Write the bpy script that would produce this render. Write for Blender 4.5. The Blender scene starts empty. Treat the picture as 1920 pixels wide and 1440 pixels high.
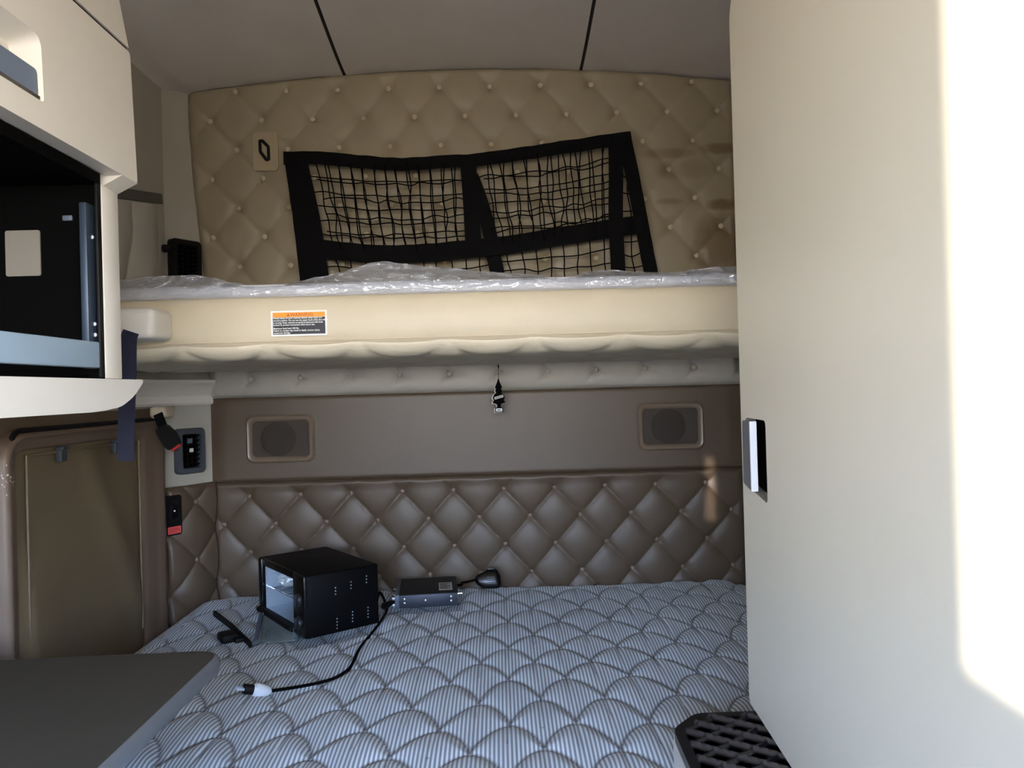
import bpy, bmesh, math, random
import numpy as np
from mathutils import Vector, Matrix, noise
from mathutils.geometry import tessellate_polygon

random.seed(7)
SC = bpy.context.scene
COL = SC.collection
CZ = 1.36                       # eye height above the cab floor
F = 1442.0                      # focal length in pixels of the 1920 x 1440 frame

# ------------------------------------------------------------------ camera
yaw, pitch, roll = math.radians(1.0), math.radians(0.32), math.radians(1.6)
FW = Vector((math.sin(yaw) * math.cos(pitch), math.cos(yaw) * math.cos(pitch), math.sin(pitch)))
R0 = Vector((math.cos(yaw), -math.sin(yaw), 0))
U0 = R0.cross(FW)
RT = R0 * math.cos(roll) - U0 * math.sin(roll)
UP = U0 * math.cos(roll) + R0 * math.sin(roll)
EYE = Vector((0, 0, CZ))
cd = bpy.data.cameras.new('camera')
cam = bpy.data.objects.new('camera', cd)
COL.objects.link(cam)
cd.sensor_fit = 'HORIZONTAL'
cd.sensor_width = 36
cd.lens = F / 1920 * 36
cd.clip_start = 0.01
cam.matrix_world = Matrix(((RT.x, UP.x, -FW.x, 0), (RT.y, UP.y, -FW.y, 0), (RT.z, UP.z, -FW.z, CZ), (0, 0, 0, 1)))
SC.camera = cam


def ray(px, py):
    return RT * ((px - 960) / F) - UP * ((py - 720) / F) + FW


def aty(px, py, y):
    d = ray(px, py)
    return EYE + d * (y / d.y)


def atx(px, py, x):
    d = ray(px, py)
    return EYE + d * (x / d.x)


def atz(px, py, z):
    d = ray(px, py)
    return EYE + d * ((z - CZ) / d.z)


def onp(px, py, p0, n):
    d = ray(px, py)
    return EYE + d * ((p0 - EYE).dot(n) / d.dot(n))


# ------------------------------------------------------------------ materials
def lin(c):
    return tuple(((v / 255) / 12.92 if v / 255 <= 0.04045 else ((v / 255 + 0.055) / 1.055) ** 2.4) for v in c)


def nd(nt, t, **kw):
    n = nt.nodes.new(t)
    for k, v in kw.items():
        setattr(n, k, v)
    return n


def mat(name, rgb, rough=0.5, metal=0.0, spec=0.5, var=0.06, vscale=6.0, bump=0.0, bscale=400.0, coat=0.0, sheen=0.0):
    m = bpy.data.materials.new(name)
    m.use_nodes = True
    nt = m.node_tree
    b = nt.nodes['Principled BSDF']
    c = lin(rgb)
    tc = nd(nt, 'ShaderNodeTexCoord')
    ns = nd(nt, 'ShaderNodeTexNoise')
    ns.inputs['Scale'].default_value = vscale
    ns.inputs['Detail'].default_value = 4
    nt.links.new(tc.outputs['Object'], ns.inputs['Vector'])
    mx = nd(nt, 'ShaderNodeMix', data_type='RGBA')
    mx.inputs[6].default_value = tuple(v * (1 - var) for v in c) + (1,)
    mx.inputs[7].default_value = tuple(min(1, v * (1 + var)) for v in c) + (1,)
    nt.links.new(ns.outputs['Fac'], mx.inputs[0])
    nt.links.new(mx.outputs[2], b.inputs['Base Color'])
    b.inputs['Roughness'].default_value = rough
    b.inputs['Metallic'].default_value = metal
    b.inputs['Specular IOR Level'].default_value = spec
    b.inputs['Coat Weight'].default_value = coat
    b.inputs['Sheen Weight'].default_value = sheen
    if bump:
        n2 = nd(nt, 'ShaderNodeTexNoise')
        n2.inputs['Scale'].default_value = bscale
        n2.inputs['Detail'].default_value = 3
        nt.links.new(tc.outputs['Object'], n2.inputs['Vector'])
        bp = nd(nt, 'ShaderNodeBump')
        bp.inputs['Strength'].default_value = bump
        bp.inputs['Distance'].default_value = 0.002
        nt.links.new(n2.outputs['Fac'], bp.inputs['Height'])
        nt.links.new(bp.outputs['Normal'], b.inputs['Normal'])
    m['mix'] = mx.name
    return m


M = {}
M['cream_vinyl'] = mat('cream_vinyl', (190, 172, 138), 0.42, bump=0.25, bscale=500)
M['bunk_vinyl'] = mat('bunk_vinyl', (216, 203, 176), 0.45, bump=0.2, bscale=600)
M['pale_vinyl'] = mat('pale_vinyl', (192, 187, 176), 0.5, bump=0.2, bscale=500)
M['brown_vinyl'] = mat('brown_vinyl', (94, 79, 64), 0.42, bump=0.25, bscale=500)
M['button_cream'] = mat('button_cream', (194, 181, 154), 0.35)
M['button_brown'] = mat('button_brown', (124, 106, 92), 0.3)
M['headliner'] = mat('headliner', (222, 217, 212), 0.95, bump=0.4, bscale=900, spec=0.1)
M['fabric_wall'] = mat('fabric_wall', (180, 175, 163), 0.9, bump=0.3, bscale=700, spec=0.15)
M['brown_wall'] = mat('brown_wall', (104, 88, 70), 0.6, bump=0.2)
M['hatch_frame'] = mat('hatch_frame', (112, 94, 79), 0.4, bump=0.15)
M['hatch_cover'] = mat('hatch_cover', (110, 95, 71), 0.5, bump=0.3, bscale=900)
M['plastic_cream'] = mat('plastic_cream', (228, 223, 213), 0.42, var=0.025, bump=0.06, bscale=900)
M['plastic_beige'] = mat('plastic_beige', (200, 185, 158), 0.45, var=0.03)
M['closet'] = mat('closet', (236, 228, 208), 0.4, var=0.035, vscale=3, bump=0.06, bscale=900)
M['black'] = mat('black', (12, 12, 13), 0.6, var=0.1, spec=0.25)
M['black_deep'] = mat('black_deep', (4, 4, 4), 0.8, var=0.1, spec=0.06)
M['black_gloss'] = mat('black_gloss', (9, 9, 11), 0.25, var=0.1, spec=0.35)
M['black_oven'] = mat('black_oven', (6, 6, 9), 0.55, var=0.1, spec=0.15)
M['rubber'] = mat('rubber', (17, 17, 21), 0.32, var=0.1, spec=0.5)
M['tread'] = mat('tread', (22, 22, 27), 0.28, var=0.1, spec=0.7)
M['webbing_black'] = mat('webbing_black', (8, 8, 11), 0.8, bump=0.5, bscale=300, spec=0.15)
M['cord_black'] = mat('cord_black', (7, 7, 8), 0.9, spec=0.08)
M['navy'] = mat('navy', (35, 38, 60), 0.8, bump=0.5, bscale=500)
M['slate'] = mat('slate', (88, 98, 112), 0.5, var=0.05)
M['blue_grey'] = mat('blue_grey', (158, 182, 202), 0.6, var=0.04)
M['rail_grey'] = mat('rail_grey', (60, 72, 88), 0.4, metal=0.4)
M['steel'] = mat('steel', (205, 218, 230), 0.42, metal=0.75, var=0.08, vscale=20)
M['chrome'] = mat('chrome', (235, 238, 242), 0.1, metal=1.0, var=0.02)
M['radio_grey'] = mat('radio_grey', (56, 62, 74), 0.45, metal=0.3)
M['radio_top'] = mat('radio_top', (13, 13, 15), 0.6)
M['red'] = mat('red', (196, 44, 40), 0.4)
M['red_label'] = mat('red_label', (215, 86, 86), 0.5)
M['white'] = mat('white', (240, 240, 236), 0.5, var=0.01)
M['label_grey'] = mat('label_grey', (196, 190, 180), 0.5, var=0.03)
M['orange'] = mat('orange', (246, 160, 30), 0.5, var=0.01)
M['orange_dark'] = mat('orange_dark', (205, 92, 14), 0.5, var=0.01)
M['ink'] = mat('ink', (26, 27, 38), 0.5, var=0.02)
M['table_top'] = mat('table_top', (62, 57, 48), 0.6, var=0.06, bump=0.15, bscale=800)
M['table_rim'] = mat('table_rim', (104, 106, 108), 0.4, var=0.03)
M['handle_grey'] = mat('handle_grey', (112, 112, 116), 0.6, bump=0.5, bscale=1500)
M['grille'] = mat('grille', (76, 66, 58), 0.7, bump=0.9, bscale=900)
M['speaker_rim'] = mat('speaker_rim', (126, 110, 94), 0.28)
M['cone'] = mat('cone', (62, 54, 48), 0.8, bump=0.8, bscale=900)
M['floor_vinyl'] = mat('floor_vinyl', (70, 64, 60), 0.7)
M['dash'] = mat('dash', (78, 76, 72), 0.7)
M['piping'] = mat('piping', (176, 168, 164), 0.7)
M['plug_clear'] = mat('plug_clear', (225, 230, 235), 0.25, var=0.05)
M['cutout_grey'] = mat('cutout_grey', (122, 116, 106), 0.6)
M['dark_slate'] = mat('dark_slate', (52, 58, 64), 0.5)
M['latch_blue'] = mat('latch_blue', (112, 126, 146), 0.5, var=.04)
M['silver'] = mat('silver', (228, 230, 234), 0.35, var=0.01)
M['curtain'] = mat('curtain', (186, 182, 172), 0.95, bump=0.3, bscale=700, spec=0.1)
M['under_vinyl'] = mat('under_vinyl', (222, 210, 184), 0.42, bump=0.2, bscale=600)
M['tie_beige'] = mat('tie_beige', (170, 157, 130), 0.45, var=0.03)
M['knob_black'] = mat('knob_black', (34, 36, 42), 0.35, spec=.5)
M['foil'] = mat('foil', (240, 244, 248), 0.3, metal=0.6, var=.1, vscale=40)
M['vent_grey'] = mat('vent_grey', (70, 75, 82), 0.5)
M['carpet'] = mat('carpet', (60, 54, 50), 0.95)


def stain_material():
    """cream vinyl with the grubby marks at the right end of the upper panel"""
    m = mat('cream_vinyl_stained', (156, 145, 122), 0.42, bump=0.25, bscale=500)
    nt = m.node_tree
    b = nt.nodes['Principled BSDF']
    base = nt.nodes[m['mix']].outputs[2]
    geo = nd(nt, 'ShaderNodeNewGeometry')
    sep = nd(nt, 'ShaderNodeSeparateXYZ')
    nt.links.new(geo.outputs['Position'], sep.inputs[0])
    ns = nd(nt, 'ShaderNodeTexNoise')
    ns.inputs['Scale'].default_value = 14
    ns.inputs['Detail'].default_value = 5
    nt.links.new(geo.outputs['Position'], ns.inputs['Vector'])

    def math_(op, a, b_=None):
        n = nd(nt, 'ShaderNodeMath', operation=op)
        for i, v in enumerate((a, b_)):
            if v is None:
                continue
            if isinstance(v, (int, float)):
                n.inputs[i].default_value = v
            else:
                nt.links.new(v, n.inputs[i])
        return n.outputs[0]
    total = None
    for (x0, y0, x1, y1, s) in ((1190, 278, 1300, 300, .55), (1312, 268, 1385, 290, .8), (1320, 372, 1385, 396, .9), (1228, 372, 1284, 386, .5), (1300, 400, 1400, 520, .75), (1230, 300, 1330, 340, .3)):
        a = aty((x0 + x1) / 2, (y0 + y1) / 2, 2.9)
        rx = (x1 - x0) / 2 / F * 2.9
        rz = (y1 - y0) / 2 / F * 2.9
        dx = math_('POWER', math_('ABSOLUTE', math_('DIVIDE', math_('SUBTRACT', sep.outputs[0], a.x), rx)), 2.5)
        dz = math_('POWER', math_('ABSOLUTE', math_('DIVIDE', math_('SUBTRACT', sep.outputs[2], a.z), rz)), 2.5)
        d = math_('ADD', math_('ADD', dx, dz), math_('MULTIPLY', math_('SUBTRACT', ns.outputs['Fac'], .5), 1.6))
        mr = nd(nt, 'ShaderNodeMapRange')
        mr.inputs[1].default_value = 0.2
        mr.inputs[2].default_value = 1.25
        mr.inputs[3].default_value = s
        mr.inputs[4].default_value = 0
        nt.links.new(d, mr.inputs[0])
        total = mr.outputs[0] if total is None else math_('MAXIMUM', total, mr.outputs[0])
    mx = nd(nt, 'ShaderNodeMix', data_type='RGBA')
    nt.links.new(total, mx.inputs[0])
    nt.links.new(base, mx.inputs[6])
    mx.inputs[7].default_value = lin((112, 92, 66)) + (1,)
    nt.links.new(mx.outputs[2], b.inputs['Base Color'])
    return m


M['cream_stained'] = stain_material()


def ticking_material():
    """striped mattress ticking: fine grey-blue stripes running front to back, brown stitching with crease shade in its colour"""
    m = bpy.data.materials.new('striped_ticking')
    m.use_nodes = True
    nt = m.node_tree
    b = nt.nodes['Principled BSDF']
    geo = nd(nt, 'ShaderNodeNewGeometry')
    sep = nd(nt, 'ShaderNodeSeparateXYZ')
    nt.links.new(geo.outputs['Position'], sep.inputs[0])
    mul = nd(nt, 'ShaderNodeMath', operation='MULTIPLY')
    mul.inputs[1].default_value = 2 * math.pi / 0.0090
    nt.links.new(sep.outputs[0], mul.inputs[0])
    si = nd(nt, 'ShaderNodeMath', operation='SINE')
    nt.links.new(mul.outputs[0], si.inputs[0])
    mr = nd(nt, 'ShaderNodeMapRange')
    mr.inputs[1].default_value = -0.55
    mr.inputs[2].default_value = 0.55
    nt.links.new(si.outputs[0], mr.inputs[0])
    mx = nd(nt, 'ShaderNodeMix', data_type='RGBA')
    mx.inputs[6].default_value = lin((134, 142, 154)) + (1,)
    mx.inputs[7].default_value = lin((226, 233, 234)) + (1,)
    nt.links.new(mr.outputs[0], mx.inputs[0])
    ns = nd(nt, 'ShaderNodeTexNoise')
    ns.inputs['Scale'].default_value = 5
    ns.inputs['Detail'].default_value = 6
    nt.links.new(geo.outputs['Position'], ns.inputs['Vector'])
    m2 = nd(nt, 'ShaderNodeMix', data_type='RGBA', blend_type='MULTIPLY')
    m2.inputs[0].default_value = 0.22
    nt.links.new(mx.outputs[2], m2.inputs[6])
    nt.links.new(ns.outputs['Fac'], m2.inputs[7])
    at = nd(nt, 'ShaderNodeAttribute', attribute_name='stitch_shade')
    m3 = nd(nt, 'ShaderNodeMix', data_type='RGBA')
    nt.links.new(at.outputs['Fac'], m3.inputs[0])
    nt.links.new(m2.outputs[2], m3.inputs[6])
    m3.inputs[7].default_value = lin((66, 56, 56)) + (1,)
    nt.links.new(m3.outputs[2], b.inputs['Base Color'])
    b.inputs['Roughness'].default_value = 0.75
    b.inputs['Sheen Weight'].default_value = 0.1
    return m


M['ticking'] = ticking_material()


def wrap_material():
    m = bpy.data.materials.new('clear_plastic_film')
    m.use_nodes = True
    nt = m.node_tree
    out = nt.nodes['Material Output']
    b = nt.nodes['Principled BSDF']
    b.inputs['Base Color'].default_value = (0.80, 0.83, 0.88, 1)
    b.inputs['Roughness'].default_value = 0.10
    b.inputs['Specular IOR Level'].default_value = 1.0
    tr = nd(nt, 'ShaderNodeBsdfTransparent')
    tr.inputs[0].default_value = (0.93, 0.94, 0.96, 1)
    gl = nd(nt, 'ShaderNodeBsdfGlossy')
    gl.inputs['Roughness'].default_value = 0.07
    gl.inputs[0].default_value = (0.95, 0.97, 1, 1)
    lw = nd(nt, 'ShaderNodeLayerWeight')
    lw.inputs[0].default_value = 0.35
    ad = nd(nt, 'ShaderNodeMixShader')
    ad.inputs[0].default_value = 0.30
    nt.links.new(tr.outputs[0], ad.inputs[1])
    nt.links.new(b.outputs[0], ad.inputs[2])
    mx = nd(nt, 'ShaderNodeMixShader')
    mr = nd(nt, 'ShaderNodeMapRange')
    mr.inputs[3].default_value = 0.12
    mr.inputs[4].default_value = 0.60
    nt.links.new(lw.outputs['Facing'], mr.inputs[0])
    nt.links.new(mr.outputs[0], mx.inputs[0])
    nt.links.new(ad.outputs[0], mx.inputs[1])
    nt.links.new(gl.outputs[0], mx.inputs[2])
    nt.links.new(mx.outputs[0], out.inputs[0])
    tc = nd(nt, 'ShaderNodeTexCoord')
    ns = nd(nt, 'ShaderNodeTexNoise')
    ns.inputs['Scale'].default_value = 22
    ns.inputs['Detail'].default_value = 4
    ns.inputs['Distortion'].default_value = 2.5
    nt.links.new(tc.outputs['Object'], ns.inputs['Vector'])
    bp = nd(nt, 'ShaderNodeBump')
    bp.inputs['Strength'].default_value = 0.35
    bp.inputs['Distance'].default_value = 0.01
    nt.links.new(ns.outputs['Fac'], bp.inputs['Height'])
    nt.links.new(bp.outputs['Normal'], b.inputs['Normal'])
    nt.links.new(bp.outputs['Normal'], gl.inputs['Normal'])
    return m


M['wrap'] = wrap_material()


def glass_material():
    m = bpy.data.materials.new('oven_glass')
    m.use_nodes = True
    nt = m.node_tree
    out = nt.nodes['Material Output']
    b = nt.nodes['Principled BSDF']
    b.inputs['Base Color'].default_value = (0.16, 0.2, 0.2, 1)
    b.inputs['Roughness'].default_value = 0.12
    tr = nd(nt, 'ShaderNodeBsdfTransparent')
    mx = nd(nt, 'ShaderNodeMixShader')
    mx.inputs[0].default_value = 0.6
    nt.links.new(tr.outputs[0], mx.inputs[1])
    nt.links.new(b.outputs[0], mx.inputs[2])
    nt.links.new(mx.outputs[0], out.inputs[0])
    return m


M['glass'] = glass_material()

def scuffs(m, c, r):
    nt = m.node_tree
    b = nt.nodes['Principled BSDF']
    geo = nd(nt, 'ShaderNodeNewGeometry')
    vm = nd(nt, 'ShaderNodeVectorMath', operation='DISTANCE')
    vm.inputs[1].default_value = c
    nt.links.new(geo.outputs['Position'], vm.inputs[0])
    mr = nd(nt, 'ShaderNodeMapRange')
    mr.inputs[1].default_value = r
    mr.inputs[2].default_value = 0
    mr.inputs[3].default_value = 0
    mr.inputs[4].default_value = .24
    nt.links.new(vm.outputs['Value'], mr.inputs[0])
    ns = nd(nt, 'ShaderNodeTexNoise')
    ns.inputs['Scale'].default_value = 110
    ns.inputs['Detail'].default_value = 4
    nt.links.new(geo.outputs['Position'], ns.inputs['Vector'])
    ad = nd(nt, 'ShaderNodeMath', operation='ADD')
    nt.links.new(mr.outputs[0], ad.inputs[0])
    nt.links.new(ns.outputs['Fac'], ad.inputs[1])
    gt = nd(nt, 'ShaderNodeMath', operation='GREATER_THAN')
    gt.inputs[1].default_value = .765
    nt.links.new(ad.outputs[0], gt.inputs[0])
    mx = nd(nt, 'ShaderNodeMix', data_type='RGBA')
    nt.links.new(gt.outputs[0], mx.inputs[0])
    nt.links.new(nt.nodes[m['mix']].outputs[2], mx.inputs[6])
    mx.inputs[7].default_value = (.6, .57, .52, 1)
    nt.links.new(mx.outputs[2], b.inputs['Base Color'])


scuffs(M['hatch_frame'], tuple(atx(22, 900, -1.165)), .075)

# ------------------------------------------------------------------ object helpers
WL = {}


def thing(name, label, cat, loc=(0, 0, 0), group=None):
    o = bpy.data.objects.new(name, None)
    COL.objects.link(o)
    o.empty_display_size = 0.05
    o.location = loc
    WL[o] = Vector(loc)
    o['label'] = label
    o['category'] = cat
    if group:
        o['group'] = group
    return o


def tag(o, label, cat, group=None):
    o['label'] = label
    o['category'] = cat
    if group:
        o['group'] = group
    return o


def struct(o):
    o['kind'] = 'structure'
    return o


def obj(name, bm, mats, parent=None, smooth=True, center=True, angle=40):
    """links bm (in world coordinates) as one mesh object with its origin at its middle"""
    if not isinstance(mats, (list, tuple)):
        mats = [mats]
    me = bpy.data.meshes.new(name)
    bmesh.ops.recalc_face_normals(bm, faces=bm.faces)
    c = Vector((0, 0, 0))
    if center and len(bm.verts):
        xs = [v.co for v in bm.verts]
        lo = Vector([min(v[i] for v in xs) for i in range(3)])
        hi = Vector([max(v[i] for v in xs) for i in range(3)])
        c = (lo + hi) / 2
        for v in bm.verts:
            v.co -= c
    bm.to_mesh(me)
    bm.free()
    for m in mats:
        me.materials.append(M[m] if isinstance(m, str) else m)
    if smooth:
        for p in me.polygons:
            p.use_smooth = True
        try:
            me.set_sharp_from_angle(angle=math.radians(angle))
        except Exception:
            pass
    o = bpy.data.objects.new(name, me)
    COL.objects.link(o)
    WL[o] = c
    if parent is not None:
        o.parent = parent
        o.location = c - WL[parent]
    else:
        o.location = c
    return o


def copy_part(src, parent, wloc):
    c = src.copy()
    COL.objects.link(c)
    c.parent = parent
    c.location = Vector(wloc) - WL[parent]
    WL[c] = Vector(wloc)
    return c


def grid(fn, nu, nv, bm=None, mi=0):
    """fn(s, t) -> point, s and t from 0 to 1"""
    bm = bm or bmesh.new()
    vs = [[bm.verts.new(fn(i / nu, j / nv)) for i in range(nu + 1)] for j in range(nv + 1)]
    for j in range(nv):
        for i in range(nu):
            f = bm.faces.new((vs[j][i], vs[j][i + 1], vs[j + 1][i + 1], vs[j + 1][i]))
            f.material_index = mi
    return bm


def prism(loops, fn, t0, t1, bm=None, mi=0, caps=(True, True)):
    """2D outline with optional holes, extruded: fn(u, v, t) -> point"""
    bm = bm or bmesh.new()
    tri = tessellate_polygon([[Vector((p[0], p[1], 0)) for p in l] for l in loops])
    flat = [p for l in loops for p in l]
    lay = []
    for t in (t0, t1):
        lay.append([bm.verts.new(fn(p[0], p[1], t)) for p in flat])
    for k in (0, 1):
        if caps[k]:
            for a in tri:
                try:
                    f = bm.faces.new([lay[k][i] for i in a])
                    f.material_index = mi
                except ValueError:
                    pass
    off = 0
    for l in loops:
        n = len(l)
        for i in range(n):
            a, b_ = off + i, off + (i + 1) % n
            f = bm.faces.new((lay[0][a], lay[0][b_], lay[1][b_], lay[1][a]))
            f.material_index = mi
        off += n
    return bm


def rrect(x0, y0, x1, y1, r, n=6):
    r = min(r, abs(x1 - x0) / 2 - 1e-5, abs(y1 - y0) / 2 - 1e-5)
    pts = []
    for cx, cy, a0 in ((x1 - r, y1 - r, 0), (x0 + r, y1 - r, 90), (x0 + r, y0 + r, 180), (x1 - r, y0 + r, 270)):
        for k in range(n + 1):
            a = math.radians(a0 + 90 * k / n)
            pts.append((cx + r * math.cos(a), cy + r * math.sin(a)))
    return pts


def roundpoly(pts, rs, n=6):
    """rounds the corners of a polygon; rs is a radius or a list"""
    out = []
    N = len(pts)
    for i in range(N):
        p0, p, p1 = (Vector(pts[(i + d) % N]) for d in (-1, 0, 1))
        r = rs[i] if isinstance(rs, (list, tuple)) else rs
        if r <= 0:
            out.append(tuple(p))
            continue
        a, b_ = (p0 - p), (p1 - p)
        r = min(r, a.length * .49, b_.length * .49)
        A, B = p + a.normalized() * r, p + b_.normalized() * r
        for k in range(n + 1):
            t = k / n
            q = A * (1 - t) ** 2 + p * 2 * t * (1 - t) + B * t * t
            out.append(tuple(q))
    return out


def frame_at(c, nrm, up=(0, 0, 1)):
    """local frame: u to the viewer's right, v up, w out towards the viewer"""
    w = Vector(nrm).normalized()
    u = Vector(up).cross(w).normalized()
    v = w.cross(u)
    c = Vector(c)
    return lambda a, b_, t: c + u * a + v * b_ + w * t


def box(c, s, rot=None, r=0.0, seg=2, bm=None, mi=0):
    bm2 = bmesh.new()
    bmesh.ops.create_cube(bm2, size=1)
    for v in bm2.verts:
        v.co = Vector((v.co.x * s[0], v.co.y * s[1], v.co.z * s[2]))
    if r > 0:
        bmesh.ops.bevel(bm2, geom=list(bm2.edges), offset=r, segments=seg, affect='EDGES', profile=0.5)
    Rm = rot.to_matrix().to_4x4() if rot is not None else Matrix.Identity(4)
    Tm = Matrix.Translation(Vector(c)) @ Rm
    for v in bm2.verts:
        v.co = Tm @ v.co
    for f in bm2.faces:
        f.material_index = mi
    if bm is None:
        return bm2
    return merge(bm, bm2)


def merge(bm, other):
    mp = {}
    for v in other.verts:
        mp[v] = bm.verts.new(v.co)
    for f in other.faces:
        g = bm.faces.new([mp[v] for v in f.verts])
        g.material_index = f.material_index
    other.free()
    return bm


def boxfn(fn, a0, a1, b0, b1, t0, t1, r=0.0, bm=None, seg=2, mi=0):
    """box in a local frame fn(a, b, t)"""
    b2 = bmesh.new()
    bmesh.ops.create_cube(b2, size=1)
    for v in b2.verts:
        v.co = Vector(((v.co.x + .5) * (a1 - a0) + a0, (v.co.y + .5) * (b1 - b0) + b0, (v.co.z + .5) * (t1 - t0) + t0))
    if r > 0:
        bmesh.ops.bevel(b2, geom=list(b2.edges), offset=r, segments=seg, affect='EDGES', profile=0.5)
    for v in b2.verts:
        v.co = fn(v.co.x, v.co.y, v.co.z)
    for f in b2.faces:
        f.material_index = mi
    return b2 if bm is None else merge(bm, b2)


def smooth_path(pts, n=8, closed=False):
    P = [Vector(p) for p in pts]
    out = []
    N = len(P)
    for i in range(N - 1):
        p0, p1, p2, p3 = P[max(i - 1, 0)], P[i], P[i + 1], P[min(i + 2, N - 1)]
        for k in range(n):
            t = k / n
            out.append(0.5 * ((2 * p1) + (p2 - p0) * t + (2 * p0 - 5 * p1 + 4 * p2 - p3) * t * t + (3 * p1 - p0 - 3 * p2 + p3) * t ** 3))
    out.append(P[-1])
    return out


def tube(path, r, sides=8, bm=None, closed=False, mi=0, caps=True):
    bm = bm or bmesh.new()
    P = [Vector(p) for p in path]
    rings = []
    N = len(P)
    prev = None
    for i, p in enumerate(P):
        if closed:
            t = P[(i + 1) % N] - P[i - 1]
        else:
            t = P[min(i + 1, N - 1)] - P[max(i - 1, 0)]
        t.normalize()
        if prev is None:
            a = Vector((0, 0, 1)) if abs(t.z) < .9 else Vector((1, 0, 0))
            u = t.cross(a).normalized()
        else:
            u = (prev - t * prev.dot(t)).normalized()
        prev = u
        w = t.cross(u)
        rr = r[i] if isinstance(r, (list, tuple)) else r
        rings.append([bm.verts.new(p + (u * math.cos(2 * math.pi * k / sides) + w * math.sin(2 * math.pi * k / sides)) * rr) for k in range(sides)])
    for i in range(N if closed else N - 1):
        A, B = rings[i], rings[(i + 1) % N]
        for k in range(sides):
            f = bm.faces.new((A[k], A[(k + 1) % sides], B[(k + 1) % sides], B[k]))
            f.material_index = mi
    if caps and not closed:
        for R_ in (rings[0], rings[-1]):
            f = bm.faces.new(R_)
            f.material_index = mi
    return bm


def disc(c, nrm, r, h, n=24, bm=None, mi=0, bev=0.0):
    """a short turned disc whose axis is nrm, from c outwards by h"""
    fr = frame_at(c, nrm)
    prof = [(r, 0), (r, h - bev), (r - bev * .3, h - bev * .3), (r - bev, h)] if bev else [(r, 0), (r, h)]
    bm = bm or bmesh.new()
    rings = [[bm.verts.new(fr(q[0] * math.cos(2 * math.pi * k / n), q[0] * math.sin(2 * math.pi * k / n), q[1])) for k in range(n)] for q in prof]
    for A, B in zip(rings, rings[1:]):
        for k in range(n):
            f = bm.faces.new((A[k], A[(k + 1) % n], B[(k + 1) % n], B[k]))
            f.material_index = mi
    for R_ in (rings[0], rings[-1]):
        f = bm.faces.new(R_)
        f.material_index = mi
    return bm


def ribbon(path, widths, wdir, thick, bm=None):
    """a strap: centre line, width along wdir, given thickness"""
    bm = bm or bmesh.new()
    P = [Vector(p) for p in path]
    wd = [Vector(wdir)] * len(P) if not isinstance(wdir, list) else [Vector(w) for w in wdir]
    rows = []
    for i, p in enumerate(P):
        t = (P[min(i + 1, len(P) - 1)] - P[max(i - 1, 0)]).normalized()
        w = (wd[i] - t * wd[i].dot(t)).normalized()
        n = t.cross(w)
        h = (widths[i] if isinstance(widths, (list, tuple)) else widths) / 2
        rows.append([bm.verts.new(p + w * a + n * b_) for a, b_ in ((-h, -thick / 2), (h, -thick / 2), (h, thick / 2), (-h, thick / 2))])
    for A, B in zip(rows, rows[1:]):
        for k in range(4):
            bm.faces.new((A[k], A[(k + 1) % 4], B[(k + 1) % 4], B[k]))
    bm.faces.new(rows[0])
    bm.faces.new(rows[-1])
    return bm


def text_bm(s, size, fn, mi=0, depth=0.0003, align='LEFT', bold=.02):
    cu = bpy.data.curves.new('lettering', 'FONT')
    cu.body = s
    cu.size = size
    cu.align_x = align
    cu.resolution_u = 2
    cu.offset = size * bold
    o = bpy.data.objects.new('lettering', cu)
    COL.objects.link(o)
    dg = bpy.context.evaluated_depsgraph_get()
    me = bpy.data.meshes.new_from_object(o.evaluated_get(dg))
    bm = bmesh.new()
    bm.from_mesh(me)
    for v in bm.verts:
        v.co = fn(v.co.x, v.co.y, depth)
    for f in bm.faces:
        f.material_index = mi
    bpy.data.objects.remove(o)
    bpy.data.curves.remove(cu)
    bpy.data.meshes.remove(me)
    return bm


def lerp(a, b_, t):
    return a + (b_ - a) * t


def sstep(a, b_, x):
    t = min(1, max(0, (x - a) / (b_ - a)))
    return t * t * (3 - 2 * t)


# ------------------------------------------------------------------ key dimensions
XL, XR = -1.20, 1.02             # side walls
YB = 2.90                        # face of the upholstery at the back
YF = -1.75                       # windshield wall
CX = -0.09                       # middle of the cab
BX0, BX1 = -1.085, 0.922          # back wall between the corner pillars
PA = Vector((XL, 2.74, 0))       # corner pillar, edge on the side wall
ZT = CZ + 1.13                   # top of the side walls


def ceil_z(x):
    return CZ + 1.232 - 0.062 * (x - CX) ** 2


def backleft(z):                 # left edge of the back panels leans outwards higher up
    return BX0 - 0.055 * sstep(CZ + 0.15, CZ + 1.1, z)


# ------------------------------------------------------------------ setting
bm = box(((XL + XR) / 2, 0.6, -0.02), (XR - XL + .1, 4.9, 0.04))
struct(obj('floor', bm, 'carpet', smooth=False))

# side walls with door windows
SUN_AZ, SUN_EL = math.radians(45), math.radians(5)
win_l = [(-1.70, CZ - 0.062), (-1.70, CZ + 0.80), (-.93, CZ + 0.80), (-.93, CZ - 0.062)]
sun_slit = [(0.848, CZ - 0.275), (0.848, CZ - 0.03), (0.922, CZ - 0.03), (0.922, CZ - 0.275)]  # opening added so a sliver of sun reaches the back wall


def wall_side(name, x, x_out, holes, split):
    bm = bmesh.new()
    fn = lambda u, v, t: Vector((t, u, v))
    prism([[(YF - .1, 0), (YF - .1, ZT + .03), (3.0, ZT + .03), (3.0, 0)]] + holes, fn, x, x_out, bm)
    return struct(obj(name, bm, 'fabric_wall', smooth=False))


wall_side('wall_left', XL, XL - .05, [win_l, sun_slit], 0)
win_r = [(-1.60, CZ - 0.10), (-1.60, CZ + 0.62), (-0.20, CZ + 0.62), (-0.20, CZ - 0.10)]
wall_side('wall_right', XR, XR + .05, [win_r], 0)

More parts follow.
